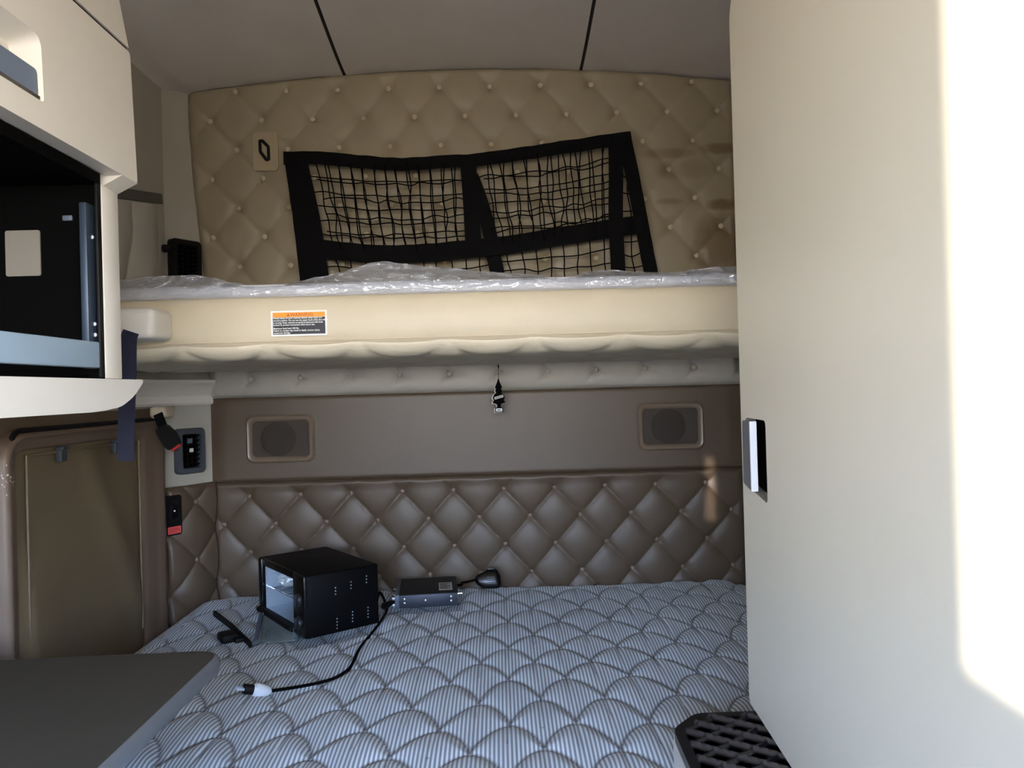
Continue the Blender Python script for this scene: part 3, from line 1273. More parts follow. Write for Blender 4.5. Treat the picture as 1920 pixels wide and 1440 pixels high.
# bunk latch bracket
pa, pb = aty(302, 578, 1.97), aty(302, 637, 1.97)
bm = box(((-1.19 + pa.x) / 2, 1.985, (pa.z + pb.z) / 2), (pa.x + 1.19, .12, pa.z - pb.z), None, .018, 4)
br = obj('bunk_bracket', bm, 'plastic_cream')
tag(br, 'cream rounded plastic bracket holding the left end of the upper bunk', 'bracket')

# navy strap
pth = [aty(246, 622, 1.915), aty(241, 640, 1.912), aty(240, 700, 1.912), aty(238, 760, 1.912), aty(236.5, 810, 1.912), aty(236, 864, 1.912)]
st = obj('webbing_strap', ribbon(smooth_path(pth, 4), .0405, (1, 0, 0), .003), 'navy')
tag(st, 'navy blue webbing strap hanging from the bunk bracket in front of the hatch', 'strap')

# upper mattress
UM = thing('upper_mattress', 'thin pale mattress in clear plastic film on the upper bunk', 'mattress', (CX, BY0 + .05, B_top))
mh = .036
bm = box(((BXa + BXb) / 2 + .015, (BY0 + .022 + 2.72) / 2, B_top + mh / 2 + .001), (BXb - BXa - .05, 2.72 - BY0 - .022, mh), None, .016, 4)
obj('pad', bm, mat('pad_grey', (226, 228, 236), .8, bump=.3, bscale=200), UM)
cont = [(180, 530), (230, 524), (300, 518), (370, 516), (400, 521), (440, 530), (488, 539), (520, 535), (560, 527), (600, 519), (640, 510), (665, 502), (700, 492), (720, 490), (760, 495), (800, 500), (850, 503), (900, 509), (960, 512), (1000, 515), (1050, 521), (1075, 517), (1100, 510), (1140, 506), (1200, 510), (1260, 511), (1300, 506), (1340, 501), (1385, 499), (1460, 497), (1560, 500)]
YC = BY0 + .055
cpts = [aty(px, py, YC) for px, py in cont]


def crest(x):
    if x <= cpts[0].x:
        return cpts[0].z
    for a_, b__ in zip(cpts, cpts[1:]):
        if x <= b__.x:
            t = (x - a_.x) / (b__.x - a_.x)
            t = t * t * (3 - 2 * t)
            return lerp(a_.z, b__.z, t)
    return cpts[-1].z


def wrap_pt(s, t):
    x = lerp(BXa + .035, BXb - .01, s)
    zc = crest(x)
    fr_ = BY0 + .008
    zb = B_top + .003
    zl2 = B_top + mh + .004
    if t < .2:                                # skirt in front of the pad
        q = t / .2
        y = fr_ + .004 * math.sin(q * math.pi)
        z = lerp(zb, zl2 - .012, q)
    elif t < .45:                             # rises to the crest
        q = (t - .2) / .25
        y = lerp(fr_ + .004, YC, q ** .8)
        z = lerp(zl2 - .012, zc, q ** .75)
    else:
        q = (t - .45) / .55
        y = lerp(YC, 2.66, q)
        z = lerp(zc, zl2 + .004, sstep(0, .7, q))
    n1 = noise.noise(Vector((x * 11, y * 14, z * 30)))
    n2 = abs(noise.noise(Vector((x * 22 + 3 * n1, y * 30, z * 55 + 5)))) 
    n3 = abs(noise.noise(Vector((x * 45 + 9, y * 50 + 3, z * 70)))) 
    k = .25 if t < .03 else (.6 if t < .2 else 1.0)
    top = max(0.0, 1 - abs(t - .45) / .12)
    w1 = max(0.0, 1 - abs(noise.noise(Vector((x * 7 + y * 9, y * 6 - x * 2, 3)))) * 7) ** 2
    w2 = max(0.0, 1 - abs(noise.noise(Vector((x * 15 - y * 8, y * 13 + 4, z * 12)))) * 6) ** 2
    gate = .35 + .9 * max(0, noise.noise(Vector((x * 2.6 + 1, 2, 5))) + .2)
    d = (n1 * .012 - n2 * .012 - n3 * .006 - (w1 * .016 + w2 * .012) * gate) * k
    z2 = z + (d * .45 if t > .2 else 0) * (1 - .75 * top)
    y2 = y + d * (.6 if t < .2 else (1.3 if t < .5 else .6))
    if t > .2:
        z2 = max(z2, zl2 - .014)
    return Vector((x, max(y2, BY0 - .001), z2))


obj('plastic_wrap', grid(wrap_pt, 420, 100), 'wrap', UM, angle=16)

# ------------------------------------------------------------------ cargo net
YN = 2.84
net = thing('cargo_net', 'black webbing cargo net leaning against the tufted panel on the upper bunk', 'cargo net', aty(880, 500, YN))


def nbow(px):
    return 0.0


def npath(pts, y=YN, wav=0.0, n=8):
    P = smooth_path([aty(px, py, y) for px, py in pts], n)
    out = []
    for i, p in enumerate(P):
        p = p.copy()
        p.y += wav * noise.noise(Vector((p.x * 22, p.z * 22, y)))
        out.append(p)
    return out


sc = YN / F


def strip(name, pts, w, y, wd, wav=.006, n=8, lab_=None):
    o = obj(name, ribbon(npath(pts, y, wav, n), w * sc, wd, .004), 'webbing_black', net)
    if lab_:
        o['label'] = lab_
    return o


HV, HH = (1, 0, 0), (0, 0, 1)
strip('webbing', [(547, 288), (556, 350), (567, 430), (584, 577)], 30, YN - .004, HV)
strip('webbing', [(562, 292), (586, 400), (596, 460), (613, 577)], 24, YN - .012, HV)
strip('webbing', [(532, 297), (600, 296), (680, 304), (760, 308), (830, 303), (880, 301), (960, 291), (1060, 276), (1140, 264), (1184, 258)], 24, YN - .010, HH, .010, 10)
strip('webbing', [(876, 290), (882, 360), (886, 430), (888, 462)], 30, YN - .018, HV)
strip('webbing', [(884, 330), (900, 372), (914, 420), (922, 455)], 26, YN - .006, HV)
strip('webbing', [(1154, 256), (1155, 330), (1155, 420), (1163, 575)], 27, YN - .022, HV, .002)
strip('webbing', [(1170, 256), (1186, 330), (1203, 420), (1232, 572)], 26, YN - .010, HV)
strip('webbing', [(574, 462), (640, 471), (720, 477), (800, 474), (890, 466), (960, 458), (1050, 443), (1110, 434), (1170, 425), (1202, 420)], 34, YN - .014, HH, .010, 10)
strip('webbing', [(905, 462), (925, 480), (944, 577)], 27, YN - .010, HV)


def netting(c00, c10, c11, c01, nu, nv, y, seed, amp):
    """knotted cord net between four picture corners: top-left, top-right, bottom-right, bottom-left"""
    rnd = random.Random(seed)
    A, B, C_, D = (aty(px, py, y) for px, py in (c00, c10, c11, c01))
    P = {}
    for j in range(nv + 1):
        for i in range(nu + 1):
            s, t = i / nu, j / nv
            p = A * (1 - s) * (1 - t) + B * s * (1 - t) + C_ * s * t + D * (1 - s) * t
            jx, jz = rnd.uniform(-amp, amp), rnd.uniform(-amp, amp)
            sag = .012 * math.sin(math.pi * s) * (1 if 0 < j < nv else 0)
            P[i, j] = p + Vector((jx, rnd.uniform(-.006, .006), jz - sag))
    bm = bmesh.new()
    for j in range(1, nv):
        path = []
        for i in range(nu + 1):
            path.append(P[i, j])
        tube(smooth_path(path, 3), .0024, 5, bm)
    for i in range(1, nu):
        tube(smooth_path([P[i, j] for j in range(nv + 1)], 3), .0024, 5, bm)
    return bm


nets = [((572, 305), (868, 312), (876, 468), (606, 466), 14, 6, YN - .003, 1, .004),
        ((590, 308), (872, 309), (880, 466), (620, 466), 13, 5, YN - .016, 2, .008),
        ((890, 306), (1150, 270), (1156, 432), (912, 460), 11, 6, YN - .002, 3, .006),
        ((900, 304), (1150, 272), (1156, 434), (922, 462), 12, 5, YN - .015, 4, .008),
        ((1160, 290), (1190, 300), (1204, 420), (1158, 430), 2, 4, YN - .002, 5, .006),
        ((602, 480), (926, 476), (934, 540), (615, 545), 12, 3, YN - .006, 6, .006),
        ((926, 470), (1160, 438), (1163, 540), (936, 545), 9, 4, YN - .006, 7, .006),
        ((1162, 430), (1204, 424), (1222, 540), (1164, 545), 2, 5, YN - .004, 8, .006)]
for a_ in nets:
    o = obj('netting', netting(*a_), 'cord_black', net)

# ------------------------------------------------------------------ hanging freshener
YT = 2.78
tr = thing('air_freshener', 'black tree-shaped card air freshener hanging under the upper bunk', 'air freshener', aty(934, 745, YT))
half = [(0, 0), (.07, .03), (.12, .10), (.30, .22), (.34, .27), (.24, .30), (.34, .37), (.24, .41), (.44, .47), (.56, .54), (.57, .60), (.46, .635), (.60, .69), (.55, .73), (.24, .755), (.16, .80), (.20, .85), (.38, .87), (.38, 1.0), (0, 1.0)]
top, botm = aty(935, 710, YT), aty(934.5, 773, YT)
hh = top.z - botm.z
ct = aty(935, 741, YT)
fn = frame_at(Vector((ct.x, YT, top.z)), (.12, -1, 0))
sx = 11.8 / F * YT / .60
pts = [(x * sx, -y * hh) for x, y in half] + [(-x * sx, -y * hh) for x, y in reversed(half[1:-1])]
card = obj('card', prism([pts], fn, -.0012, .0012), 'cord_black', tr, smooth=False)
rim = obj('back_card', prism([[(x * 1.07 - .0022, y * 1.015) for x, y in pts]], fn, -.0030, -.0014), 'label_grey', tr, smooth=False)
rim['label'] = 'pale backing card showing as a thin rim'
ca, sa = math.cos(math.radians(14)), math.sin(math.radians(14))
q = [(-.0165, -.0045), (.0165, -.0045), (.0165, .0045), (-.0165, .0045)]
q = [(x * ca - y * sa, x * sa + y * ca - hh * .55) for x, y in q]
o = obj('name_band', prism([q], fn, .0012, .0016), 'label_grey', tr, smooth=False)
o['label'] = 'slanted pale name band'
bm = bmesh.new()
for k in range(5):
    x0 = -.012 + k * .0052
    qq = [(x0, -.002), (x0 + .0032, -.002), (x0 + .0032, .0022), (x0, .0022)]
    qq = [(x * ca - y * sa, x * sa + y * ca - hh * .55) for x, y in qq]
    prism([qq], fn, .0016, .0018, bm)
obj('lettering', bm, 'slate', o, smooth=False)
o = obj('scent_label', prism([rrect(-.0115, -hh * .975, .0115, -hh * .885, .002)], fn, .0012, .0016), 'white', tr, smooth=False)
bm = bmesh.new()
for k in range(4):
    prism([[(-.0065 + k * .0034, -hh * .95), (-.0065 + k * .0034 + .0022, -hh * .95), (-.0065 + k * .0034 + .0022, -hh * .91), (-.0065 + k * .0034, -hh * .91)]], fn, .0016, .0018, bm)
obj('lettering', bm, 'ink', o, smooth=False)
obj('string', tube([aty(935, 680, YT), aty(934, 695, YT), aty(935, 711, YT)], .0011, 6), 'black', tr)
obj('hang_bead', tube([aty(934.2, 684, YT), aty(934.3, 687, YT), aty(934.5, 691, YT)], [.0012, .003, .0012], 8), 'black', tr)

# ------------------------------------------------------------------ lower mattress
MZ = CZ - 0.737
MX0, MX1, MY0, MY1 = -1.085, 0.875, 1.462, 2.872
MR = .12
sw_, srp, sA = .160, .127, .120
ax = atz(842, 1247, MZ)          # one scallop apex
# outline test for the rounded corners
def mclamp(x, y):
    """pulls a grid point into the rounded outline"""
    for cx_, cy_, sx_, sy_ in ((MX0 + MR, MY1 - MR, -1, 1), (MX1 - MR, MY1 - MR, 1, 1)):
        dx, dy = (x - cx_) * sx_, (y - cy_) * sy_
        if dx > 0 and dy > 0:
            m_ = max(dx, dy)
            l_ = math.hypot(dx, dy)
            k = m_ / l_
            return cx_ + sx_ * dx * k, cy_ + sy_ * dy * k
    return x, y


def scallop_d(u, v):
    """distance to the nearest scallop seam line"""
    best = 9.0
    k0 = math.floor(v / srp)
    for k in (k0 - 1, k0, k0 + 1):
        off = .5 * (k % 2)
        q = u / sw_ + off
        t = q - math.floor(q) - .5
        g = 1 - (2 * abs(t)) ** 1.9
        yv = k * srp + sA * max(0, g) ** .8
        # local slope from a finite difference
        t2 = min(.4999, abs(t) + .01)
        yv2 = k * srp + sA * max(0, 1 - (2 * t2) ** 1.9) ** .8
        sl = (yv2 - yv) / max(1e-6, (t2 - abs(t)) * sw_)
        best = min(best, abs(v - yv) / math.sqrt(1 + sl * sl))
    return best


def dent(x, y):
    """the soft top gives a little under the oven and the radio"""
    out = 0.0
    for ox, oy, ux, uy, vx, vy, L_, D_ in ((-.577, 2.262, -.6, .8, .8, .6, .377, .232), (-.363, 2.585, .996, .087, -.087, .996, .206, .225)):
        a_ = (x - ox) * ux + (y - oy) * uy
        b_ = (x - ox) * vx + (y - oy) * vy
        d_ = max(-a_, a_ - L_, -b_, b_ - D_, 0)
        out = max(out, .020 * (1 - sstep(0, .045, d_)))
    return out


NXm, NYm = 380, 280
stitch_shade = []


def mat_pt(s, t):
    x, y = lerp(MX0, MX1, s), lerp(MY0, MY1, t)
    wob = .030 * noise.noise(Vector((x * 2.3, y * 2.3, 4)))
    wob2 = .034 * noise.noise(Vector((x * 2.9 + 7, y * 2.3, 9)))
    d = scallop_d(x - ax.x - .25 * 0 + wob, y - ax.y + sA + wob2)
    x2, y2 = mclamp(x, y)
    e = min(1, s / .02, (1 - s) / .02, (1 - t) / .025)
    puff = .016 * (1 - math.exp(-d / .026))
    z = MZ - .006 + puff + .010 * noise.noise(Vector((x * 1.7, y * 1.7, 1))) - .016 * (1 - math.sqrt(max(0, e))) - dent(x, y)
    stitch_shade.append(max(0.0, 1 - d / .0048) if e >= 1 else 0.0)  # dark lines carry both the thread colour and painted crease shade
    return Vector((x2, y2, z))


lm = thing('lower_mattress', 'striped grey-blue quilted mattress with scallop stitching on the lower bunk', 'mattress', (CX, 2.2, MZ - .2))
bm = grid(mat_pt, NXm, NYm)
be = [e for e in bm.edges if len(e.link_faces) == 1]
ex = bmesh.ops.extrude_edge_only(bm, edges=be)
nv_ = [g_ for g_ in ex['geom'] if isinstance(g_, bmesh.types.BMVert)]
for v in nv_:
    v.co.z = MZ - .028
ne_ = [g_ for g_ in ex['geom'] if isinstance(g_, bmesh.types.BMEdge) and len(g_.link_faces) == 1]
bmesh.ops.edgeloop_fill(bm, edges=ne_)
stitch_shade += [0.0] * (len(bm.verts) - len(stitch_shade))
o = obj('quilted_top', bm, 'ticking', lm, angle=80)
at = o.data.attributes.new('stitch_shade', 'FLOAT', 'POINT')
at.data.foreach_set('value', stitch_shade)
outl = []
for k in range(13):
    a = math.pi - math.pi / 2 * k / 12
    outl.append((MX0 + MR + MR * math.cos(a), MY1 - MR + MR * math.sin(a)))
for k in range(13):
    a = math.pi / 2 - math.pi / 2 * k / 12
    outl.append((MX1 - MR + MR * math.cos(a), MY1 - MR + MR * math.sin(a)))
full = [(MX0, MY0)] + outl + [(MX1, MY0)]
obj('side_band', prism([full], lambda u, v, t: Vector((u, v, t)), MZ - .20, MZ - .028), 'ticking', lm)
obj('edge_piping', tube([Vector((x, y, MZ - .017)) for x, y in [(MX0, MY0)] + outl + [(MX1, MY0)]], .009, 8), 'piping', lm)

# bunk base below the mattress
bm = box(((XL + XR) / 2, (MY0 + .02 + 2.96) / 2, (MZ - .202) / 2), (XR - XL - .01, 2.96 - MY0 - .02, MZ - .202))
bb = obj('bed_platform', bm, 'carpet', smooth=False)
tag(bb, 'dark carpeted platform under the striped lower mattress', 'platform')


def mtop(x, y):
    wob = .030 * noise.noise(Vector((x * 2.3, y * 2.3, 4)))
    wob2 = .034 * noise.noise(Vector((x * 2.9 + 7, y * 2.3, 9)))
    d = scallop_d(x - ax.x + wob, y - ax.y + sA + wob2)
    return MZ - .006 + .016 * (1 - math.exp(-d / .026)) + .010 * noise.noise(Vector((x * 1.7, y * 1.7, 1))) - dent(x, y)


def onm(px, py, dz=0.0):
    p = atz(px, py, MZ + .002)
    return Vector((p.x, p.y, mtop(p.x, p.y) + dz))


# ------------------------------------------------------------------ toaster oven
FRc = Vector((-.577, 2.262, 0))
fdir = Vector((-.6, .8, 0)).normalized()          # along the front, from the near corner
sdir = Vector((.8, .6, 0)).normalized()           # along the side, away from the front
OL, OD, OH = .377, .232, .183
oz = MZ + .020


def ov(a_, b__, t_):                             # a along front, b up, t depth behind the front
    q = FRc + fdir * a_ + sdir * t_
    return Vector((q.x, q.y, oz + b__))


oven = thing('toaster_oven', 'black toaster oven with open glass door lying on the lower mattress', 'toaster oven', ov(OL / 2, 0, OD / 2))
ctl = .085                                        # control column at the near end of the front
bm = bmesh.new()
t_ = .006
boxfn(ov, 0, OL, OH - t_, OH, .0, OD, .0025, bm)            # top
boxfn(ov, 0, OL, 0, t_, .0, OD, .002, bm)                   # bottom
boxfn(ov, 0, t_, 0, OH, .0, OD, .0025, bm)                  # near side
boxfn(ov, OL - t_, OL, 0, OH, .0, OD, .0025, bm)            # far side
boxfn(ov, 0, OL, 0, OH, OD - t_, OD, .002, bm)              # back
obj('housing', bm, 'black_oven', oven, angle=35)
bm = bmesh.new()
boxfn(ov, 0, ctl, 0, OH, -.010, .004, .006, bm)
obj('control_panel', bm, 'black_gloss', oven)
bm = bmesh.new()
boxfn(ov, ctl, OL, OH - .022, OH, -.006, .004, .003, bm)
boxfn(ov, ctl, OL, 0, .020, -.006, .004, .003, bm)
boxfn(ov, OL - .030, OL, 0, OH, -.010, .004, .005, bm)
obj('front_rim', bm, 'black_gloss', oven)
bm = bmesh.new()
for args in ((ctl, OL - .03, .020, .0215, .004, OD - .012), (ctl, OL - .03, OH - .0235, OH - .022, .004, OD - .012), (ctl, OL - .03, .020, OH - .022, OD - .014, OD - .012), (ctl, ctl + .0015, .020, OH - .022, .004, OD - .012), (OL - .0315, OL - .03, .020, OH - .022, .004, OD - .012)):
    boxfn(ov, *args, 0, bm)
for z in (.055, .09, .125):
    boxfn(ov, OL - .037, OL - .0315, z, z + .004, .01, OD - .02, .0015, bm)
obj('liner', bm, 'steel', oven, smooth=False)
bm = bmesh.new()
for k in range(9):
    a = ctl + .01 + k * (OL - ctl - .05) / 8
    tube([ov(a, .085, .02), ov(a, .085, OD - .02)], .0018, 6, bm)
for d in (.02, OD - .02):
    tube([ov(ctl + .004, .085, d), ov(OL - .034, .085, d)], .0022, 6, bm)
obj('wire_rack', bm, 'chrome', oven)
# crumpled foil inside
bm = bmesh.new()
bmesh.ops.create_icosphere(bm, subdivisions=4, radius=1)
for v in bm.verts:
    n = v.co.normalized()
    r = 1 + .35 * noise.noise(n * 2.5) + .25 * abs(noise.noise(n * 6))
    v.co = ov(OL - .075 + n.x * .030 * r, .112 + n.z * .022 * r, .070 + n.y * .034 * r)
obj('crumpled_foil', bm, 'foil', oven, angle=15)
for z in (.110, .042):
    if True:
        bm = disc(ov(ctl * .42, z, -.009), -sdir, .019, .011, 24, bev=.003)
        boxfn(ov, ctl * .42 - .003, ctl * .42 + .003, z - .016, z + .016, -.026, -.019, .001, bm)
        obj('control_knob', bm, 'knob_black', oven)
# vents as rows of small slots on the near side
holes = [(629, 1108), (658, 1097), (687, 1086), (632, 1166), (661, 1153), (690, 1145)]
for px, py in holes:
    bm = bmesh.new()
    for k in range(4 if py > 1120 else 3):
        d = ray(px, py + (k - 1) * 6.0)
        q = EYE + d * ((FRc - EYE).dot(fdir) / d.dot(fdir))
        disc(q + fdir * .0004, -fdir, .0022, .0012, 8, bm)
    obj('vent_slots', bm, 'steel', oven)
for a_, d in ((.02, .025), (OL - .02, .025), (.02, OD - .025), (OL - .02, OD - .025)):
    obj('foot', disc(ov(a_, -.016, d), (0, 0, 1), .012, .018, 14), 'rubber', oven)
# dropped glass door
h0, h1 = ov(OL - .012, .016, -.012), ov(ctl + .002, .014, -.012)
d0, d1 = onm(474, 1211, .010), onm(561, 1200, .016)
def door(s, t, n):
    p = h0.lerp(h1, s).lerp(d0.lerp(d1, s), t)
    return p + Vector((0, 0, n))
dr = obj('door', grid(lambda s, t: door(lerp(.0, .13, s), t, .0), 2, 8), 'slate', oven)
bm = dr.data
mod = dr.modifiers.new('thickness', 'SOLIDIFY')
mod.thickness = .006
gp = obj('door_glass', grid(lambda s, t: door(lerp(.13, 1, s), t, .001), 8, 8), 'glass', dr)
mod = gp.modifiers.new('thickness', 'SOLIDIFY')
mod.thickness = .004
obj('door_trim', tube([door(.135, k / 6, .004) for k in range(7)], .0022, 6), 'chrome', dr)
obj('hinge_bar', tube([h0, h0.lerp(h1, .5), h1], .011, 8), 'black', oven)
obj('hinge_pin', tube([h0 + Vector((-.012, 0, .004)), h0 + Vector((.010, 0, .004))], .005, 8), 'chrome', oven)
# power cord to the plug
cp = [ov(.03, .03, OD + .003), onm(712, 1118, .016), onm(725, 1140, .008), onm(718, 1165, .006), onm(697, 1188, .006), onm(675, 1222, .006), onm(660, 1250, .006), onm(649, 1266, .007), onm(620, 1277, .006), onm(570, 1289, .006), onm(520, 1298, .007), onm(500, 1302, .010)]
obj('power_cord', tube(smooth_path(cp, 8), .0042, 8), 'cord_black', oven)
pl0, pl1 = onm(508, 1300, .012), onm(474, 1308, .014)
o = obj('plug', tube([pl0, pl0.lerp(pl1, .15), pl0.lerp(pl1, .5), pl0.lerp(pl1, .85), pl1], [.006, .012, .016, .018, .012], 12), 'plug_clear', oven)
o['label'] = 'pale plug in a clear cap'
pd = (pl1 - pl0).normalized()
pe = pl1 + pd * .03
bm = tube([pl1 - pd * .004, pl1 + pd * .022], .0125, 12)
obj('plug_cap', bm, 'black', o)
for k in (-1, 1):
    sidev = pd.cross(Vector((0, 0, 1))).normalized() * (.007 * k)
    obj('prong', ribbon([pl1 + sidev + pd * .02, pl1 + sidev + pd * .042], .006, (0, 0, 1), .0016), 'steel', o)

# ------------------------------------------------------------------ radio
Lf, Rf = Vector((-.363, 2.585, MZ + .010)), Vector((-.158, 2.603, MZ + .010))
ru = (Rf - Lf).normalized()
rd = Vector((-ru.y, ru.x, 0))
RW, RD, RH = (Rf - Lf).length, .225, .044


def rf(a_, b__, t_):
    q = Lf + ru * a_ + rd * t_
    return Vector((q.x, q.y, Lf.z + b__))


rad = thing('two_way_radio', 'dark grey metal two-way radio lying on the mattress right of the oven', 'radio', rf(RW / 2, 0, RD / 2))
obj('chassis', boxfn(rf, .008, RW, 0, RH - .002, 0, RD, .0015), 'radio_grey', rad, angle=35)
obj('top_cover', boxfn(rf, .008, RW + .002, RH - .003, RH, .001, RD + .002, .001), 'radio_top', rad, angle=35)
obj('face_panel', boxfn(rf, -.004, .010, .0, RH + .001, -.002, RD, .002), 'slate', rad)
for d in (.035, .075, .15):
    q = rf(-.003, RH * .5, d)
    obj('knob', disc(q, -ru, .010, .014, 16, bev=.002), 'chrome', rad)
bm = bmesh.new()
boxfn(rf, -.016, -.003, .004, .012, .012, .020, .001, bm)
boxfn(rf, -.014, -.003, .026, .034, .010, .016, .001, bm)
obj('bracket_lug', bm, 'steel', rad)
for a_, b__ in ((.028, .016), (.028, .029), (.098, .022), (.184, .016), (.184, .030)):
    obj('screw', disc(rf(a_, b__, .0), -rd, .0038, .002, 10, bev=.0006), 'chrome', rad)
bm = boxfn(rf, RW - .062, RW - .016, RH, RH + .0006, .04, .14)
lb = obj('rating_label', bm, 'label_grey', rad, smooth=False)
bm = bmesh.new()
for k in range(6):
    z0 = .052 + k * .014
    boxfn(rf, RW - .058, RW - .022 - .010 * (k % 3 == 1), RH + .0006, RH + .0009, z0, z0 + (.006 if k % 2 else .009), 0, bm)
obj('lettering', bm, 'ink', lb, smooth=False)
obj('antenna_socket', tube([rf(RW, RH * .55, .06), rf(RW + .018, RH * .55, .06)], .005, 12), 'chrome', rad)

# microphone
mic = thing('microphone', 'black hand microphone lying on the mattress against the tufted panel', 'microphone', onm(915, 1100))
mc = aty(915, 1087, 2.76)
fn = frame_at(Vector((mc.x, 2.765, mc.z)), (0.05, -1, .35))
k_ = 2.76 / F
outl2 = roundpoly([(-26 * k_, 2 * k_), (-20 * k_, 9 * k_), (-7 * k_, 14 * k_), (-2 * k_, 18 * k_), (17 * k_, 18 * k_), (23 * k_, 6 * k_), (25 * k_, -13 * k_), (20 * k_, -17 * k_), (-10 * k_, -17 * k_), (-22 * k_, -8 * k_)], .006, 4)
bm = bmesh.new()
loops = []
for sc_, d in ((.86, -.022), (1.0, -.012), (1.0, .008), (.92, .017), (.75, .021)):
    loops.append([bm.verts.new(fn(a_ * sc_, b__ * sc_, d)) for a_, b__ in outl2])
for A, B in zip(loops, loops[1:]):
    for k in range(len(A)):
        bm.faces.new((A[k], A[(k + 1) % len(A)], B[(k + 1) % len(A)], B[k]))
bm.faces.new(loops[0])
bm.faces.new(loops[-1])
obj('body', bm, 'black_gloss', mic, angle=50)
bm = bmesh.new()
for k in range(4):
    boxfn(fn, -.004, .022, -.014 + k * .006, -.0115 + k * .006, .0205, .0225, .0005, bm)
obj('grille', bm, 'slate', mic)
obj('talk_key', boxfn(fn, -.002, .030, 17 * k_, 21 * k_, -.009, .007, .002), 'rubber', mic)
obj('cord', tube(smooth_path([fn(-25 * k_, 0, 0), fn(-40 * k_, -3 * k_, -.005), onm(866, 1100, .008) + Vector((0, .02, 0)), rf(RW + .02, .02, .19), rf(RW - .01, .02, .19)], 6), .0042, 8), 'cord_black', mic)
# adapter lead between oven and radio
ad = thing('adapter_lead', 'black adapter lead with metal jack between the oven and the radio', 'adapter', onm(725, 1108))
a_, b__ = aty(706, 1098, 2.60), aty(738, 1102, 2.62)
zt = MZ + .03
obj('sleeve', tube([Vector((-.400, 2.55, zt)), Vector((-.385, 2.575, zt)), Vector((-.376, 2.62, zt - .004))], [.011, .010, .006], 10), 'black', ad)
obj('jack', tube([Vector((-.3765, 2.62, zt - .004)), Vector((-.369, 2.655, zt - .006))], .004, 8), 'chrome', ad)

# black bracket on the mattress, left
bk2 = thing('mounting_bracket', 'black plastic bracket with long thin arm lying left of the oven', 'bracket', onm(435, 1190))
a_, b__ = onm(402, 1160, .018), onm(470, 1211, .010)
obj('arm', ribbon([a_, a_.lerp(b__, .5) + Vector((0, 0, .006)), b__], .016, (0, 0, 1), .008), 'black', bk2)
cc = onm(427, 1200, .014)
ang = math.atan2((b__ - a_).y, (b__ - a_).x)
rot = Matrix.Rotation(ang, 3, 'Z').to_euler()
obj('clip', box(cc, (.060, .05, .028), rot, .010, 3), 'black', bk2)
obj('clip_foot', box(cc + Vector((.035, -.012, -.004)), (.045, .03, .014), rot, .005, 2), 'black', bk2)

# ------------------------------------------------------------------ left cabinet
XC = -0.692                      # face of the upper doors
YCR = 1.49                       # rear end of the cabinet
def cx_at(z):                    # the doors lean back a little higher up
    return XC - .03 * max(0, z - (CZ + .42)) - .14 * max(0, z - (CZ + .665))


def K(px, py):
    """point on the leaning door face"""
    x = XC
    for _ in range(6):
        p = atx(px, py, x)
        x = cx_at(p.z)
    return p


kc = K(258, 344)
YCR = kc.y
dz0 = kc.z
g0, g1 = K(145, 0), K(243, 95)
gz = g1.z
YCF = .62
cab = thing('overhead_cabinet', 'cream overhead cabinet with grey latch above the black cubby on the left', 'cabinet', (XC - .2, 1.1, dz0))


def cf(u, v, t):
    return Vector((cx_at(v) + t, u, v))


# recess for the latch in the lower door
r0, r1 = K(80, 190), K(72, 60)
ry1 = K(79, 120).y
rz0 = K(78, 190).z
rz1 = K(66, 60).z
ry0 = ry1 - .26
hole = roundpoly([(ry0, rz0), (ry1, rz0), (ry1, rz1), (ry0, rz1)], [.02, .008, .022, .02], 6)
fn_d = lambda u, v, t: cf(u, v, t)
bm = prism([roundpoly([(YCF, dz0), (YCR, dz0), (YCR, gz - .004), (YCF, gz - .004)], [0, .008, .006, 0], 3), hole], fn_d, -.03, 0)
# underside lip and the deeper block at its rear end
for ya_, yb_, dx_, dz_ in ((YCF, YCR - .06, .030, -.0015), (YCR - .06, YCR, .046, -.024)):
    v = [bm.verts.new(p) for p in (cf(ya_, dz0, 0), cf(yb_, dz0, 0), Vector((XC - dx_, yb_, dz0 + dz_)), Vector((XC - dx_, ya_, dz0 + dz_)), Vector((XC - dx_, yb_, dz0 + .02)), Vector((XC - dx_, ya_, dz0 + .02)))]
    bm.faces.new((v[0], v[1], v[2], v[3]))
    bm.faces.new((v[3], v[2], v[4], v[5]))
    bm.faces.new((v[1], v[4], v[2]))
    bm.faces.new((v[0], v[3], v[5]))
dlow = obj('door', bm, 'plastic_cream', cab, angle=30)
# recess cup
bm = bmesh.new()
hole_in = roundpoly([(ry0 + .01, rz0 + .012), (ry1 - .022, rz0 + .010), (ry1 - .022, rz1 - .020), (ry0 + .01, rz1 - .020)], [.015, .006, .016, .015], 6)
A = [bm.verts.new(cf(u, v, -.0005)) for u, v in hole]
B = [bm.verts.new(cf(u, v, -.036)) for u, v in hole_in]
for k in range(len(A)):
    bm.faces.new((A[k], A[(k + 1) % len(A)], B[(k + 1) % len(B)], B[k]))
bm.faces.new(B)
obj('handle_recess', bm, 'plastic_cream', dlow, angle=50)
# latch paddle
l0, l1 = K(68, 176), K(64, 122)
ly1 = K(68, 150).y + .014
lz0, lz1 = l0.z, l1.z
bm = prism([roundpoly([(ry0 + .015, lz0), (ly1, lz0), (ly1, lz1), (ry0 + .015, lz1)], .008, 3)], cf, -.030, -.006)
o = obj('latch', bm, 'latch_blue', dlow, angle=40)
o['label'] = 'blue-grey paddle latch'
bm = prism([[(ry0 + .015, lz0 - .004), (ly1, lz0 - .004), (ly1, lz0 + .002), (ry0 + .015, lz0 + .002)]], cf, -.028, -.003)
obj('latch_trim', bm, 'chrome', o, smooth=False)
